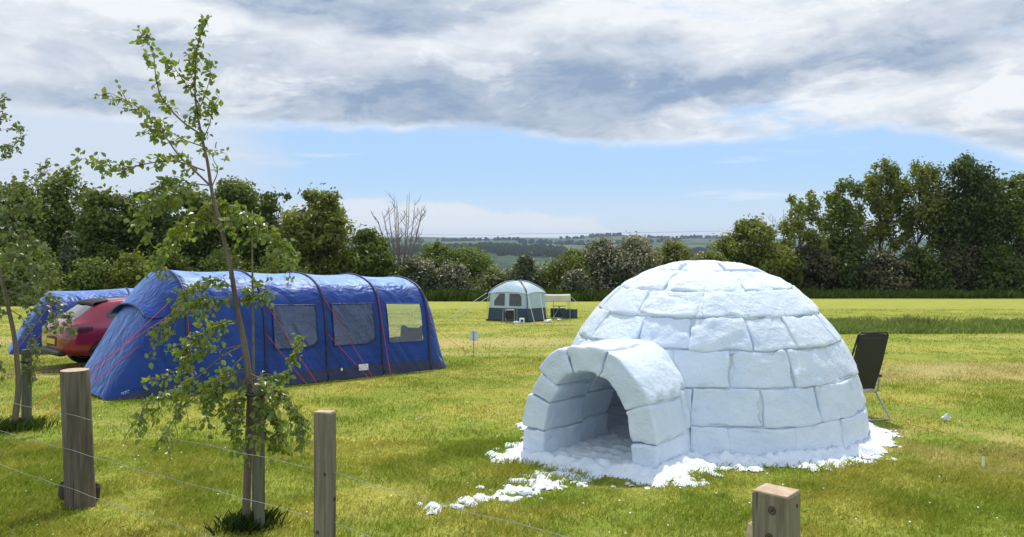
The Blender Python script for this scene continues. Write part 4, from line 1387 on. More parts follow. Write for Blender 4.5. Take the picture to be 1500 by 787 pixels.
# round post
h1 = 1.235
r1 = .126
pr = MB()
nseg = 28
prof = [(-.1, 1.0), (0, 1.0), (.25, .985), (.55, .975), (.9, .965), (h1 - .012, .955), (h1, .93)]
vv = []
for z_, k_ in prof:
    for k in range(nseg):
        a = 2 * math.pi * k / nseg
        r_ = r1 * k_ * (1 + .018 * math.sin(3 * a + 1) + .012 * math.sin(7 * a))
        vv.append((r_ * math.cos(a) - .042 * z_ + .012, r_ * math.sin(a), z_))
ff = [(i * nseg + k, i * nseg + (k + 1) % nseg, (i + 1) * nseg + (k + 1) % nseg, (i + 1) * nseg + k) for i in range(len(prof) - 1) for k in range(nseg)]
pr.raw(vv, ff)
po = pr.build('post', M['post_round'], fence, smooth=True, label='stout round weathered post')
tp_ = MB(); tp_.raw([(p[0], p[1], p[2] + .001) for p in vv[-nseg:]], [tuple(range(nseg))])
tp_.build('post_top', M['fresh_cut'], po)
# dark timber foot behind the round post
st = MB().box((0, 0, 0), (.36, .08, .17), Matrix.Rotation(.12, 3, 'Z') @ Matrix.Rotation(.10, 3, 'Y'), .03)
so = st.build('foot_block', M['bark_dark'], po)
so.location = (-.085, .16, .09)
def square_post(P, sx, sy, h, ang, label, knots):
    o = MB().box((0, 0, h / 2 - .1), (sx, sy, h + .2), None, .006).build('post', M['post_square'], fence, label=label)
    o.location = P - P1
    o.rotation_euler = (0, 0, ang)
    c_ = MB().box((0, 0, h + .002), (sx - .010, sy - .010, .007)).build('post_top', M['fresh_cut'], o)
    for (face, u, z_, r_) in knots:
        k = MB()
        ring = [(r_ * math.cos(a), 0, r_ * 1.15 * math.sin(a)) for a in np.linspace(0, 2 * math.pi, 17)]
        k.tube(ring, r_ * .18, 6, cap=False)
        k.raw([(r_ * .62 * math.cos(a), .001, r_ * .7 * math.sin(a)) for a in np.linspace(0, 2 * math.pi, 12, endpoint=False)], [tuple(range(12))])
        kk = k.build('knot', M['knot'], o)
        if face == 'front': kk.location = (u, -sy / 2 - .0015, z_)
        else:
            kk.location = (sx / 2 + .0015, u, z_); kk.rotation_euler = (0, 0, math.radians(90))
    return o
d2 = .118
square_post(P2, d2, .075, 1.235, math.radians(-16), 'slim square sawn post', [('front', -.03, .50, .010), ('front', .02, .86, .008), ('side', .01, .7, .012)])
h3 = EYE - (724 - 352) / F * 3.26 - P3.z
p3 = square_post(P3, .152, .135, h3, math.radians(-41.5) , 'thick square sawn post close to the camera', [('front', .012, h3 - .060, .0135), ('front', .000, h3 - .172, .0135), ('side', .025, h3 - .05, .006)])
MB().box((-.088, -.035, h3 - .215), (.045, .06, .16), Matrix.Rotation(.22, 3, 'Y'), .006).build('nailed_chip', M['fresh_cut'], p3)
# wires, with a little sag, from left of the photo to right of it
def fpt(s, h, side=0.0):
    p = P1 + fdir * s
    return Vector((p.x, p.y, G(p.x, p.y) + h)) + fn_ * side - P1
sP2 = (P2 - P1).dot(fdir); sP3 = (P3 - P1).dot(fdir)
for hgt in (.865, .555, .215):
    w = MB()
    pts = []
    spans = [(-3.2, 0, .0), (0, sP2, 0), (sP2, sP3, 0), (sP3, sP3 + 2.6, 0)]
    offs = {0: .142, 1: .052, 2: .072}
    def off_at(s):
        return float(np.interp(s, [-3.2, 0, sP2, sP3, sP3 + 2.6], [.10, .128, .056, .078, .06]))
    for s in np.linspace(-3.2, sP3 + 2.6, 130):
        k = 0
        for a, b_, _ in spans:
            if a <= s <= b_: k = -.022 * math.sin(math.pi * (s - a) / (b_ - a))
        pts.append(fpt(s, hgt + k + .004 * math.sin(s * 9), off_at(s)))
    w.tube(pts, .0019, 5)
    wo_ = w.build('fence_wire', M['wire'], fence)
    stp = MB()
    for s in (0, sP2, sP3):
        c_ = fpt(s, hgt, off_at(s))
        stp.tube([c_ + Vector((0, 0, .016)) - fn_ * .012, c_ + Vector((0, 0, .014)) + fn_ * .004, c_ + Vector((0, 0, -.014)) + fn_ * .004, c_ + Vector((0, 0, -.016)) - fn_ * .012], .0028, 5)
    stp.build('staples', M['grey_metal'], wo_)
    if hgt < .8:
        br_ = MB()
        for s in np.arange(-3.0, sP3 + 2.5, 1.35):
            c_ = fpt(s, hgt - .01, off_at(s))
            br_.tube([c_ + Vector((-.012, .0, .012)), c_ + Vector((.012, 0, -.010))], .0024, 4)
        br_.build('wire_twists', M['wire'], wo_)

# ================================================================== TENTS
ZF = np.array([0, .06, .12, .2, .31, .40, .50, .61, .71, .765, .82, .87, .91, .945, .972, .99, 1.0])
_zc = np.array([0, .2, .42, .64, .79, .89, .955, .99, 1.0]); _bc = np.array([1.0, .985, .958, .905, .82, .68, .46, .24, 0])
BF = np.interp(ZF, _zc, _bc); BF[-2] = .22
def tent_section(st, s, fine=None):
    """half width and height of the cloth at s, with sag between the arches"""
    xs = [q[0] for q in st]
    H = float(np.interp(s, xs, [q[1] for q in st])); w = float(np.interp(s, xs, [q[2] for q in st]))
    return H, w
def sag(arches, s):
    for a, b in zip(arches[:-1], arches[1:]):
        if a < s < b: return math.sin(math.pi * (s - a) / (b - a))
    return 0.0
def wallpt(st, arches, wc, s, zf, side, off=0.0):
    H, w = tent_section(st, s)
    k = sag(arches, s)
    bfr = float(np.interp(zf, ZF, BF))
    zz = H * zf * (1 - .018 * k * zf ** 3)
    bb = w * bfr * (1 - .035 * k * (1 - abs(2 * zf - 1) ** 2) * (zf < .99))
    return Vector((s, wc + side * (bb + off), zz))
def guyed_tent(name, label, x, y, ang, st, arches, wc, windows=(), end_window=None, guys=(), marks=(), hood=True):
    root = slope_thing(name, label, 'tent', x, y, ang)
    lines = sorted(set([q[0] for q in st] + list(arches) + [v for w in windows for v in w[:2]] +
                       [a + (b - a) * f for a, b in zip(arches[:-1], arches[1:]) for f in (.12, .25, .37, .5, .63, .75, .88)]))
    ls = [lines[0]]
    for v in lines[1:]:
        if v - ls[-1] > .02: ls.append(v)
    lines = ls
    prof = [(z_, -1) for z_ in ZF] + [(z_, 1) for z_ in ZF[-2::-1]]
    nP = len(prof); V = []
    rng = np.random.default_rng(3)
    for s in lines:
        for zf, sd in prof:
            p = wallpt(st, arches, wc, s, float(zf), sd)
            V.append(p)
    Fc = []
    for i in range(len(lines) - 1):
        sm = (lines[i] + lines[i + 1]) / 2
        for j in range(nP - 1):
            zf = (prof[j][0] + prof[j + 1][0]) / 2; sd = prof[j][1] if prof[j][0] < 1 else prof[j + 1][1]
            hole = any(w[4] == 'clear' and w[0] - .01 < sm < w[1] + .01 and sd == -1 and .31 <= zf <= .71 for w in windows)
            if end_window and end_window[0] < sm < end_window[1] and zf > end_window[2]: hole = True
            if not hole: Fc.append((i * nP + j, (i + 1) * nP + j, (i + 1) * nP + j + 1, i * nP + j + 1))
    cv = MB().raw(V, Fc).build('cloth_shell', M['blue'], root, smooth=True)
    # ground skirt
    sk = MB()
    for sd in (-1, 1):
        P = []
        for s in lines:
            P.append([wallpt(st, arches, wc, s, z_, sd, .008 + .02 * (1 - z_ / .11)) for z_ in (0, .03, .07, .11)])
        sk.grid(P)
    sk.build('ground_skirt', M['navy'], root, smooth=True)
    # inflated arches
    for a in arches:
        ar = MB()
        pts = [wallpt(st, arches, wc, a, float(z_), sd, .000) for z_, sd in prof]
        for p, (z_, sd) in zip(pts, prof):
            if z_ > .9: p.z -= .004
        ar.tube(pts, .032, 8)
        ar.build('arch', M['navy'], root, smooth=True)
    for w in windows:
        P = []
        s0, s1, z0, z1, kind = w
        H, _ = tent_section(st, (s0 + s1) / 2)
        n = 14
        for i in range(n + 1):
            row = []
            for j in range(n + 1):
                s = s0 + (s1 - s0) * i / n; z_ = z0 + (z1 - z0) * j / n
                # round the lower right corner
                if kind != 'clear' and j == 0: z_ = z0 + .06 * max(0, (i / n - .75) * 4) ** 2
                row.append(wallpt(st, arches, wc, s, z_, -1, .012 if kind != 'clear' else .0))
            P.append(row)
        wm = MB().grid(P).build('window', M['curtain'] if kind != 'clear' else M['clear'], root, smooth=True)
        fr = MB()
        ring = [P[i][0] for i in range(n + 1)] + [P[n][j] for j in range(n + 1)] + [P[i][n] for i in range(n, -1, -1)] + [P[0][j] for j in range(n, -1, -1)]
        fr.tube([p + Vector((0, -.006, 0)) for p in ring], .011, 6)
        fr.build('window_trim', M['blue'] if kind == 'clear' else M['navy'], wm)
    if end_window:
        P = []
        for i in range(9):
            s = end_window[0] + (end_window[1] - end_window[0]) * i / 8
            P.append([wallpt(st, arches, wc, s, float(z_), sd) for z_, sd in prof if z_ >= end_window[2]])
        MB().grid(P).build('end_window', M['clear'], root, smooth=True)
    # peaked hood over the porch door
    if hood:
        hp = MB()
        P = []
        for s, up, dn in ((0.0, .02, .60), (-.2, .025, .68), (-.4, .03, .77), (-.58, -.05, .86)):
            H, wv = tent_section(st, max(s, -.45))
            row = []
            for z_, sd in prof:
                if z_ < .60: continue
                zf = dn + (1 - dn) * (z_ - .60) / .40
                p = wallpt(st, arches, wc, max(s, -.45), zf, sd, .02)
                p.x = s; p.z += up
                row.append(p)
            P.append(row)
        hp.grid(P)
        hp.build('porch_hood', M['blue'], root, smooth=True)
        edge_ = MB().tube(P[-1], .016, 6).build('hood_edge', M['navy'], root, smooth=True)
    for (p0, p1) in guys:
        p0, p1 = Vector(p0), Vector(p1)
        g_ = MB().tube([p0, p0.lerp(p1, .5) + Vector((0, 0, -.01)), p1], .0046, 5).build('guy_line', M['red_cord'], root)
    for (s, zf, wd, ht, n) in marks:
        mk = MB()
        if n == 0:
            mk.grid([[wallpt(st, arches, wc, s, zf, -1, .045), wallpt(st, arches, wc, s, zf + ht, -1, .045)], [wallpt(st, arches, wc, s + wd, zf, -1, .045), wallpt(st, arches, wc, s + wd, zf + ht, -1, .045)]])
        else:
            for k in range(n):
                a = s + wd * k / n
                hh = ht * (1.0 if k in (0, 2) else .6)
                mk.grid([[wallpt(st, arches, wc, a, zf, -1, .045), wallpt(st, arches, wc, a, zf + hh, -1, .045)], [wallpt(st, arches, wc, a + wd / n * .65, zf, -1, .045), wallpt(st, arches, wc, a + wd / n * .65, zf + hh, -1, .045)]])
        mk.build('cloth_mark', M['white'], root)
    return root
m, t, out = material('clear_window')
tb = t.n.new('ShaderNodeBsdfTransparent'); tb.inputs[0].default_value = (.90, .92, .90, 1)
gb = t.n.new('ShaderNodeBsdfGlossy'); gb.inputs['Roughness'].default_value = .12
mx_ = t.n.new('ShaderNodeMixShader'); mx_.inputs[0].default_value = .10
t.l.new(tb.outputs[0], mx_.inputs[1]); t.l.new(gb.outputs[0], mx_.inputs[2]); t.l.new(mx_.outputs[0], out.inputs[0])
M['clear'] = m

TA = math.atan2(.68, .73)
STA = [(-1.22, .03, 1.02), (-1.0, .50, 1.10), (-.72, 1.05, 1.18), (-.45, 1.58, 1.25), (-.2, 1.94, 1.33), (0, 2.15, 1.375), (1.42, 2.12, 1.375), (2.68, 2.08, 1.375),
       (3.95, 2.05, 1.375), (5.16, 1.99, 1.36), (5.28, 1.86, 1.34), (5.38, 1.62, 1.31), (5.62, .60, 1.24), (5.76, .03, 1.18)]
ARC = [0, 1.42, 2.68, 3.95, 5.16]
def wl(s, z, extra=.05):
    p = wallpt(STA, ARC, 1.375, s, z / tent_section(STA, s)[0], -1, extra)
    return tuple(p)
big = guyed_tent('tunnel_tent', 'large blue inflatable tunnel tent with three side windows and sloping front porch', -5.52, 13.7, TA, STA, ARC, 1.375,
    windows=[(1.59, 2.49, .315, .70, 'cloth'), (2.84, 3.80, .315, .71, 'cloth'), (4.13, 5.02, .31, .71, 'clear')],
    end_window=(5.37, 5.63, .60),
    guys=[(wl(0, 1.62), wl(0, .25, .22)), (wl(-.25, 1.55), (-2.3, -.65, 0)), (wl(0, 1.55), (-2.5, -.1, 0)), (wl(-.7, .85), (-1.9, .2, 0)),
          (wl(1.42, .95), (1.95, -.62, 0)), (wl(1.42, 1.6), (2.1, -.70, 0)), (wl(2.68, 1.6), (3.45, -.42, 0)), (wl(2.68, .9), (3.38, -.40, 0)),
          (wl(3.95, 1.62), (3.80, -.5, 0)), (wl(3.95, .95), (3.81, -.5, 0)), (wl(5.16, 1.62), wl(5.2, 1.0, .10)), (wl(5.16, .95), (6.5, -.3, 0))],
    marks=[(-1.0, .19, .12, .030, 5), (-.98, .15, .09, .016, 5), (5.46, .16, .11, .03, 5), (3.36, .065, .22, .06, 0), (2.95, .08, .04, .025, 0)])
# groundsheet and the chair seen through the clear window
MB().grid([[(.1, .15, .012), (.1, 2.6, .012)], [(5.1, .15, .012), (5.1, 2.6, .012)]]).build('groundsheet', M['navy'], big)
STB = [(-.9, .03, .95), (-.55, .85, 1.12), (-.12, 1.52, 1.22), (0, 1.60, 1.25), (1.9, 1.66, 1.28), (3.8, 1.66, 1.28), (5.6, 1.6, 1.25), (6.2, .03, 1.1)]
def wl2(s, z, extra=.05):
    return tuple(wallpt(STB, [0, 1.9, 3.8, 5.6], 1.25, s, z / tent_section(STB, s)[0], -1, extra))
tb_ = pix(74, 0, 20.8)
guyed_tent('tunnel_tent', 'second blue tunnel tent, mostly hidden behind the red car', tb_.x, 20.8, math.radians(33), STB, [0, 1.9, 3.8, 5.6], 1.25, hood=False,
    guys=[(wl2(0, 1.3), (-.9, -.7, 0)), (wl2(0, .8), (-.7, -.6, 0)), (wl2(0, 1.25), wl2(0, .95, .12))])

def camp_chair(x, y, ang, label):
    o = slope_thing('camping_chair', label, 'chair', x, y, ang)
    MB().box((0, 0, .42), (.52, .46, .03), None, .012).build('seat', M['black_mesh'], o)
    bk = MB()
    P = []
    for i in range(9):
        u = -1 + 2 * i / 8
        P.append([(u * .27, -.24 - .10 * v + .05 * (1 - u * u) * -1, .44 + .44 * v + .05 * v * (abs(u) > .6)) for v in np.linspace(0, 1, 5)])
    bk.grid(P)
    P2_ = [[(p[0], p[1] - .02, p[2]) for p in r] for r in P]
    bk.grid([r[::-1] for r in P2_])
    bk.build('backrest', M['black_mesh'], o, smooth=True)
    for sx in (-1, 1):
        for a, b_ in (((sx * .27, .24, 0), (sx * .24, -.22, .44)), ((sx * .27, -.24, 0), (sx * .25, .22, .44))):
            MB().tube([a, b_], .012, 6).build('leg', M['grey_metal'], o)
        MB().tube([(sx * .29, .2, .62), (sx * .29, -.26, .64)], .018, 6).build('armrest', M['black_mesh'], o)
        MB().tube([(sx * .28, .2, .42), (sx * .29, .2, .62)], .011, 6).build('armrest_post', M['grey_metal'], o)
_c = pix(593, 0, 17.55)
camp_chair(_c.x, 17.55, math.radians(160), 'dark camping chair seen through the clear end window of the big tent')

# ---- pale frame tent far off
def far_tent():
    FL, FR = Vector((-1.10, 34.9, 0)), Vector((.66, 33.75, 0))
    u = FR - FL; w = u.length
    ang = math.atan2(u.y, u.x)
    o = slope_thing('frame_tent', 'small pale blue domed tent with dark teal base and two front windows across the field', 'tent', FL.x, FL.y, ang)
    dp = 1.65
    cx, cy = w / 2, dp / 2
    def ring(z, k, kk=None):
        n = 10; P = []
        for (ax, ay), (bx, by) in (((-1, -1), (1, -1)), ((1, -1), (1, 1)), ((1, 1), (-1, 1)), ((-1, 1), (-1, -1))):
            for i in range(n):
                f = i / n
                px_, py_ = ax + (bx - ax) * f, ay + (by - ay) * f
                q_ = max(abs(px_), abs(py_)) ; rr_ = math.hypot(px_, py_)
                rnd = (q_ / rr_) ** .18
                zz = z(px_, py_) if callable(z) else z
                P.append((cx + px_ * rnd * k * w / 2, cy + py_ * rnd * k * dp / 2, zz))
        return P
    def skin(name, rings, mat, cap=False):
        n = len(rings[0]); v = [p for r in rings for p in r]
        f = [(i * n + j, i * n + (j + 1) % n, (i + 1) * n + (j + 1) % n, (i + 1) * n + j) for i in range(len(rings) - 1) for j in range(n)]
        if cap: f.append(tuple(range((len(rings) - 1) * n, len(rings) * n)))
        return MB().raw(v, f).build(name, M[mat], o, smooth=True)
    skin('base_band', [ring(0, 1.04), ring(.1, 1.02), ring(.35, 1.0), ring(.56, .985)], 'teal')
    skin('wall', [ring(.56, .985), ring(.9, .965), ring(1.15, .95), ring(1.28, .93)], 'pale')
    rf = []
    for k, zz in ((1.02, 1.26), (.97, 1.31), (.85, 1.44), (.66, 1.57), (.42, 1.67), (.2, 1.71), (.05, 1.725)):
        rf.append(ring((lambda a, b, zz=zz: zz - .09 * (a * a * b * b) * (1 if zz < 1.6 else .4)), k))
    skin('roof', rf, 'pale', True)
    # front windows
    for a, b in ((.16, .44), (.56, .86)):
        P = []
        for i in range(7):
            f = a + (b - a) * i / 6
            top = 1.18 - (.10 * max(0, (f - .76) / .1) ** 2 if b > .8 else 0)
            row = []
            for z_ in (.66, .8, .95, top):
                q_ = 2 * f - 1; rnd = (1 / math.hypot(q_, 1)) ** .18
                kz = float(np.interp(z_, [.56, .9, 1.15, 1.28], [.985, .965, .95, .93]))
                row.append((cx + q_ * rnd * kz * w / 2, cy - dp / 2 * rnd * kz - .022, z_))
            P.append(row)
        wv = MB().grid(P).build('window', M['mesh_dark'], o)
    cu = MB().raw([(.19 * w, .035, 1.17), (.32 * w, .015, 1.17), (.18 * w, .03, .86)], [(0, 2, 1)]).build('tied_curtain', M['pale'], o)
    # dark pole sleeves over the corner and roof
    for sx, sy in ((1, -1), (-1, -1), (1, 1)):
        pts = [(cx + sx * w / 2 * k * .90, cy + sy * dp / 2 * k * .90, z_) for k, z_ in ((1.1, .02), (1.085, .5), (1.06, .95), (1.02, 1.22), (.93, 1.36), (.72, 1.53), (.42, 1.69), (.1, 1.755))]
        MB().tube(pts, .022 if sx == 1 and sy == -1 else .012, 6).build('pole_sleeve', M['mesh_dark'] if sx == 1 and sy == -1 else M['pale'], o, smooth=True)
    for p0, p1 in (((w, 0, 1.1), (w + .55, -.35, 0)), ((w, 1.0, 1.2), (w + .7, .2, 0)), ((0, 0, 1.2), (-1.5, -1.0, 0)), ((0, .8, 1.25), (-1.6, -.3, 0))):
        MB().tube([p0, p1], .012, 5).build('guy_line', M['white_cord'], o)
    MB().tube([(-.02, -.02, .03), (w + .02, -.02, .03), (w + .02, dp, .03)], .035, 6).build('hem', M['black'], o)
far_tent()
def gy(x, y): return (x, y, G(x, y))
def shelter():
    d = 36.2; x0 = at_px(797, d); x1 = at_px(835, d)
    o = slope_thing('sun_shelter', 'low cream canopy shelter with navy side panels right of the small tent', 'shelter', x0, d, 0.0)
    w = x1 - x0
    P = [[(-.03 + (w + .06) * i / 8, yv, zv - .015 * math.sin(math.pi * i / 8)) for yv, zv in ((-.06, .80), (-.03, 1.02), (.0, 1.08), (.5, 1.11), (1.0, 1.10), (1.3, 1.04))] for i in range(9)]
    MB().grid(P).build('canopy', M['cream'], o, smooth=True)
    for (px_, py_) in ((0, 0), (w, 0), (0, 1.25), (w, 1.25), (w * .42, 1.25)):
        MB().tube([(px_, py_, 0), (px_, py_, 1.07)], .016, 6).build('pole', M['grey_metal'], o)
    for a, b_ in (((.0, .05), (.0, 1.2)), ((.35, 1.28), (1.05, 1.30)), ((w + .02, 1.15), (w + .02, .4)), ((w * .72, .25), (w + .35, .2))):
        pp = []
        for i in range(5):
            f = i / 4
            pp.append([(a[0] + (b_[0] - a[0]) * f, a[1] + (b_[1] - a[1]) * f + .03 * math.sin(f * 6), z_) for z_ in (.0, .22, .43)])
        MB().grid(pp).build('side_panel', M['teal'], o)
    MB().tube([(w + .05, 0, 1.0), (w + 1.1, -.4, 0)], .010, 5).build('guy_line', M['white_cord'], o)
    t_ = thing('camp_table', 'small pale folding table under the cream canopy', 'table', gy(x0 + .72, d + .75))
    MB().box((0, 0, .55), (.62, .42, .03), None, .008).build('tabletop', M['grey_metal'], t_)
    for sx in (-1, 1):
        MB().tube([(sx * .28, -.17, 0), (-sx * .05, .15, .54)], .012, 5).build('leg', M['grey_metal'], t_)
        MB().tube([(sx * .28, .17, 0), (-sx * .05, -.15, .54)], .012, 5).build('leg', M['grey_metal'], t_)
shelter()
def far_items():
    d = 33.3
    x = at_px(747, d)
    o = thing('camp_kitchen', 'black camp cooker on grey frame in front of the small tent', 'cooker', gy(x, d), math.radians(-20))
    MB().box((0, 0, .33), (.36, .26, .30), None, .04).build('cabinet', M['black'], o)
    MB().box((0.02, 0, .53), (.34, .22, .06), None, .02).build('hob', M['grey_metal'], o)
    for sx in (-1, 1):
        for sy in (-1, 1):
            MB().tube([(sx * .25, sy * .16, 0), (sx * .25, sy * .16, .55)], .013, 6).build('leg', M['grey_metal'], o)
    MB().tube([(-.25, -.16, .54), (.25, -.16, .54)], .013, 6).build('rail', M['grey_metal'], o)
    x = at_px(764.5, 33.0)
    o = thing('storage_box', 'white box with a dark square on its front beside the camp cooker', 'box', gy(x, 33.0), math.radians(-12))
    MB().box((0, 0, .11), (.20, .14, .22), None, .012).build('case', M['white'], o)
    MB().box((.015, -.072, .11), (.09, .006, .10)).build('dark_panel', M['black'], o)
    def sack(px, d, s, lb):
        x = at_px(px, d)
        p = CUBE_P / np.linalg.norm(CUBE_P, axis=1, keepdims=True)
        r = 1 + .3 * fbm(p * 2 + px, 3, 7)
        V = p * r[:, None] * np.array([s * 1.3, s, s * .62]); V[:, 2] = np.maximum(V[:, 2], -s * .4) + s * .38
        o = link('carrier_bag', mesh_np('carrier_bag', V, CUBE_F, M['white'])); o.location = gy(x, d)
        tag(o, lb, 'bag')
    sack(756.5, 33.0, .10, 'small white bag between the camp cooker and the white box')
    sack(803, 33.6, .13, 'white bag on the grass at the right corner of the small tent')
    sack(819, 35.0, .07, 'tiny white bag in front of the cream canopy')
far_items()

# ---- small sign
xs, ds_ = gpix(694, 520)
sg = thing('field_sign', 'small pale square sign seen from behind on a thin post in mid field', 'sign', (xs, ds_, G(xs, ds_)))
MB().tube([(0, 0, -.05), (0, 0, .62)], .014, 8).build('post', M['grey_metal'], sg)
MB().box((.0, .022, .50), (.235, .012, .25), None, .004).build('plate', M['white'], sg)

# ---- recliner chair behind the igloo
def recliner():
    o = slope_thing('reclining_chair', 'black mesh reclining garden chair on grey tube legs right of the igloo', 'chair', 4.99, 11.85, math.radians(14))
    # local y points the way the chair faces
    w = .50
    P = []
    for i in range(9):
        u = -1 + 2 * i / 8
        P.append([(u * w / 2 * (1 - .05 * v), -.20 - .33 * v - .03 * math.sin(v * 3.0), .41 + .82 * v - .018 * (abs(u) ** 4) * (v > .95)) for v in np.linspace(0, 1, 10)])
    b = MB().grid(P)
    b.grid([[(p[0], p[1] - .018, p[2]) for p in r] for r in P[::-1]])
    bk = b.build('backrest', M['black_mesh'], o, smooth=True)
    fr = MB()
    for sx in (-1, 1):
        fr.tube([(sx * .255, -.19, .40), (sx * .262, -.36, .80), (sx * .245, -.53, 1.21), (sx * .21, -.545, 1.245)], .014, 7)
    fr.tube([(-.21, -.545, 1.245), (.21, -.545, 1.245)], .014, 7)
    fr.build('back_frame', M['black'], bk, smooth=True)
    MB().grid([[(sx * .24, y_, .41 + .03 * y_ - .02 * (1 - abs(sx))) for y_ in (-.2, 0, .15, .3)] for sx in (-1, -.5, 0, .5, 1)]).build('seat', M['black_mesh'], o, smooth=True)
    hp = MB().box((0, -.500, 1.12), (.40, .05, .15), Matrix.Rotation(math.radians(20), 3, 'X'), .02).build('headrest', M['black_mesh'], o)
    for sx in (-1, 1):
        MB().tube([(sx * .27, -.24, .37), (sx * .27, .30, .42)], .013, 7).build('seat_rail', M['grey_metal'], o)
        MB().tube([(sx * .275, -.20, .37), (sx * .275, -.36, .18), (sx * .275, -.50, .025), (sx * .26, -.51, .012), (sx * .16, -.51, .012)], .013, 7).build('leg', M['grey_metal'], o)
        MB().tube([(sx * .275, .1, .39), (sx * .275, .42, .015)], .013, 7).build('leg', M['grey_metal'], o)
        MB().tube([(sx * .30, -.30, .60), (sx * .30, .22, .62)], .020, 7).build('armrest', M['black'], o)
        MB().tube([(sx * .29, -.24, .37), (sx * .30, -.26, .60)], .010, 6).build('armrest_post', M['grey_metal'], o)
    MB().tube([(-.16, -.51, .012), (.16, -.51, .012)], .013, 7).build('foot_bar', M['grey_metal'], o)
    MB().tube([(-.27, -.22, .37), (.27, -.22, .37)], .016, 7).build('cross_bar', M['grey_metal'], o)
recliner()

# ---- bits lying on the grass at the right
xs, ds_ = gpix(1440, 686)
pg = thing('marker_tube', 'short yellow green tube with an orange end leaning in the grass at right', 'tube', (xs, ds_, G(xs, ds_)))
MB().tube([(0, 0, 0.0), (.035, .05, .115)], .016, 10).build('tube', M['pale_lime'] if 'pale_lime' in M else M.setdefault('pale_lime', simple('pale_lime_plastic', (.62, .68, .30), rough=.45)), pg)
MB().tube([(.0355, .0508, .117), (.041, .058, .134)], .018, 10).build('end_cap', M['orange_cord'], pg)
xs, ds_ = gpix(1386, 617)
wp = thing('plastic_scrap', 'small crumpled white scrap on the grass at right', 'litter', (xs, ds_, G(xs, ds_)))
V = CUBE_P * np.array([.055, .02, .032]); V = V + .012 * np.stack([fbm(CUBE_P * 2, 2, 5), fbm(CUBE_P * 2, 2, 6), fbm(CUBE_P * 2, 2, 7)], 1)
sc_ = link('crumple', mesh_np('crumple', V, CUBE_F, M['white']), wp); sc_.location = (0, 0, .05); sc_.rotation_euler = (0, -.6, .2)
cd = MB()
pts = []
for i, (a, b_) in enumerate([(1300, 575), (1312, 590), (1340, 598), (1372, 604), (1352, 612), (1330, 622), (1366, 634), (1392, 640), (1415, 650), (1436, 664), (1446, 668)]):
    xx, yy = gpix(a, b_); pts.append(Vector((xx, yy, G(xx, yy) + .028 + .012 * math.sin(i * 2.3))))
cdo = cd.tube(catmull(pts, 5), .004, 5).build('orange_cord', M['orange_cord'])
tag(cdo, 'loose orange cord lying in loops on the grass right of the igloo', 'cord')

# ---- overhead cable far behind the field
a, b_ = pix(380, 342.5, 210), pix(1200, 341, 210)
for dz_, lb in ((0, 'lower thin overhead cable crossing the valley view'), (1.1, 'upper thin overhead cable crossing the valley view')):
    pts = []
    for k in range(40):
        f = k / 39; p = a.lerp(b_, f); p.z += dz_ * (1 if f > .45 else .6) - 1.2 * math.sin(math.pi * f)
        pts.append(p)
    tag(MB().tube(pts, .028, 5).build('overhead_cable', M['bark_grey']), lb, 'cable')

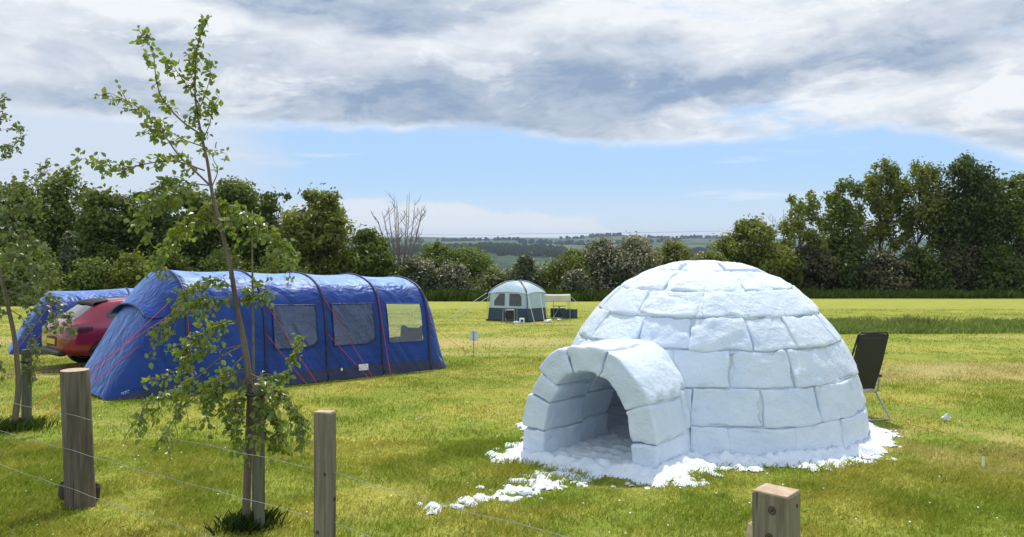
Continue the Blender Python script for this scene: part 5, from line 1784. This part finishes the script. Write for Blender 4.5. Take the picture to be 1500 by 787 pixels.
# ================================================================== CAR
def car():
    ang = math.radians(45)
    fwd = Vector((math.cos(ang), math.sin(ang), 0)); lft = Vector((-fwd.y, fwd.x, 0))
    corner = pix(94, 0, 16.7); corner.z = 0
    c = corner + lft * .90
    o = slope_thing('parked_car', 'red hatchback car parked between the two blue tents, rear end showing', 'car', c.x, c.y, ang)
    m, t, out = material('red_car_paint')
    principled(t, out, (0.26, 0.010, 0.040), 0.28, Coat_Weight=1.0, Coat_Roughness=0.04, Metallic=0.25)
    M['car_red'] = m
    M['car_glass'] = simple('car_glass', (0.02, 0.022, 0.025), rough=.08, Coat_Weight=1.0)
    M['tail_lamp'] = simple('tail_lamp', (0.10, 0.008, 0.012), rough=.15, Coat_Weight=1.0)
    M['plate'] = simple('yellow_plate', (0.72, 0.50, 0.04), rough=.4)
    M['alloy'] = simple('alloy', (.45, .46, .47), rough=.3, Metallic=.9)
    M['tyre'] = simple('tyre', (.02, .02, .02), rough=.9)
    #      x    zb   wy   zbelt  wroof zroof
    ST_ = np.array([(0.00, .40, .74, .80, .66, .86), (.06, .34, .84, .92, .72, .98), (.22, .31, .895, .985, .70, 1.06), (.42, .29, .905, .99, .66, 1.20), (.66, .27, .91, .985, .62, 1.385),
                   (.86, .27, .91, .98, .63, 1.47), (1.25, .25, .91, .97, .65, 1.50), (2.0, .25, .91, .955, .66, 1.51), (2.6, .25, .91, .945, .63, 1.44), (3.1, .25, .91, .93, .62, 1.20), (3.45, .25, .90, .92, .68, 1.0),
                   (4.0, .27, .87, .85, .66, .88), (4.3, .32, .78, .72, .58, .74), (4.4, .38, .68, .62, .5, .64)])
    xs = np.concatenate([np.linspace(0, .3, 8), np.linspace(.36, 4.4, 44)])
    def row(x): return [float(np.interp(x, ST_[:, 0], ST_[:, k])) for k in range(1, 6)]
    def half(x):
        zb, wy, zt, wr, zr = row(x)
        return [(0, zb), (.62 * wy, zb), (.93 * wy, zb + .03), (.985 * wy, zb + .16), (wy, zb + .40 * (zt - zb)), (wy * .995, zb + .62 * (zt - zb)), (.965 * wy, zt - .06), (.94 * wy, zt),
                (.94 * wy * .5 + wr * .5, zt * .5 + (zr - .05) * .5), (wr, zr - .05), (wr * .88, zr - .012), (wr * .5, zr + .008), (0, zr + .014)]
    NP = 13
    V = []
    for x in xs:
        h_ = half(x)
        V += [(x, -a, b) for a, b in h_] + [(x, a, b) for a, b in h_[-2:0:-1]]
    R_ = 2 * NP - 2
    Fc = [(i * R_ + j, i * R_ + (j + 1) % R_, (i + 1) * R_ + (j + 1) % R_, (i + 1) * R_ + j) for i in range(len(xs) - 1) for j in range(R_)]
    Fc.append(tuple(range(R_ - 1, -1, -1))); Fc.append(tuple(range((len(xs) - 1) * R_, len(xs) * R_)))
    MB().raw(V, [tuple(reversed(f)) for f in Fc]).build('body', M['car_red'], o, smooth=True)
    def surf(x, j, off, sd):
        h_ = half(x); k = int(min(NP - 2, math.floor(j))); f = j - k
        a = h_[k][0] * (1 - f) + h_[k + 1][0] * f; b = h_[k][1] * (1 - f) + h_[k + 1][1] * f
        n = Vector((0, h_[k + 1][1] - h_[k][1], -(h_[k + 1][0] - h_[k][0])))
        n = Vector((0, abs(n.y), n.z)).normalized() if n.length > 0 else Vector((0, 1, 0))
        return Vector((x, sd * (a + n.y * off), b + n.z * off))
    for sd in (-1, 1):
        for x0, x1, jb0, jt0 in ((.86, 1.40, 7.55, 8.8), (1.46, 2.30, 7.35, 8.9), (2.36, 2.95, 7.3, 8.7)):
            P = []
            for i in range(7):
                x = x0 + (x1 - x0) * i / 6
                jt = jt0
                if x0 < 1 and i < 3: jt = jb0 + (jt0 - jb0) * (.35 + .65 * i / 3)
                P.append([surf(x, jb0 + (jt - jb0) * k / 4, .007, sd) for k in range(5)])
            MB().grid(P).build('side_window', M['car_glass'], o, smooth=True)
    # rear screen
    P = []
    for i in range(7):
        x = .245 + (.72 - .245) * i / 6
        h_ = half(x); hw = h_[9][0] * .90; zz = h_[12][1]
        P.append([(x - .010, hw * u, zz + .012 - .045 * u * u * (abs(u) > .6)) for u in np.linspace(-1, 1, 9)])
    MB().grid(P).build('rear_window', M['car_glass'], o, smooth=True)
    # roof spoiler over it
    sp_ = MB()
    P = []
    for u in np.linspace(-1, 1, 9):
        P.append([(.58 + .05 * u * u, u * .60, 1.415 - .03 * u * u), (.60 + .05 * u * u, u * .60, 1.455 - .03 * u * u), (.95, u * .60, 1.505 - .03 * u * u)])
    sp_.grid(P)
    sp_.grid([[Vector(p) - Vector((0, 0, .03)) for p in r] for r in P[::-1]])
    sp_.build('spoiler', M['black_mesh'], o, smooth=True)
    # tail lamps wrapping round the corner
    for sd in (-1, 1):
        P = []
        for i in range(9):
            f = i / 8
            x = .07 + .48 * f
            P.append([surf(x, 5.35 + .95 * k / 3 + .25 * (f > .8) * (k == 0), .012, sd) for k in range(4)])
        MB().grid(P).build('tail_light', M['tail_lamp'], o, smooth=True)
        MB().box((-.006, sd * .50, .83), (.03, .34, .085), None, .012).build('rear_lamp', M['tail_lamp'], o)
    MB().box((-.012, 0, .60), (.02, .52, .115), None, .004).build('number_plate', M['plate'], o)
    MB().box((-.004, 0, .60), (.02, .66, .20), None, .008).build('plate_recess', M['black'], o)
    MB().box((.02, 0, .375), (.20, 1.46, .12), None, .04).build('lower_bumper', M['black'], o)
    MB().box((-.03, 0, .70), (.02, .40, .02), None, .006).build('tailgate_handle', M['black'], o)
    for x in (.86, 3.46):
        for sd in (-1, 1):
            w_ = thing('wheel', None, None); w_.parent = o; w_.location = (x, sd * .83, .325); w_.rotation_euler = (math.radians(90) * sd, 0, 0)
            MB().lathe([(.20, -.10), (.305, -.10), (.325, -.06), (.325, .06), (.305, .10), (.22, .105)], n=28).build('tyre', M['tyre'], w_, smooth=False)
            rm = MB().lathe([(.215, -.02), (.215, .106), (.195, .110), (.185, .075), (.05, .085), (.04, .10), (.005, .102)], n=24)
            for k in range(5):
                a = k * 2 * math.pi / 5
                rm.box((.11 * math.cos(a), .11 * math.sin(a), .095), (.17, .045, .02), Matrix.Rotation(a, 3, 'Z'), .006)
            rm.build('rim', M['alloy'], w_)
            arch = MB()
            ap = []
            for k in range(15):
                a = math.pi * (k / 14)
                ap.append([(x + rr * math.cos(a), sd * .916, .325 + rr * math.sin(a)) for rr in (.335, .385)])
            arch.grid(ap).build('wheel_arch', M['black'], o)
car()
# spare ground mat behind the car
xs, ds_ = gpix(64, 546)
mt_ = MB().box((0, 0, .02), (1.3, .5, .03), Matrix.Rotation(.5, 3, 'Z'), .01).build('brown_mat', simple('brown_mat', (.16, .10, .05), rough=.9))
mt_.location = (xs, ds_, G(xs, ds_))
tag(mt_, 'flat brown mat on the grass behind the red car', 'mat')
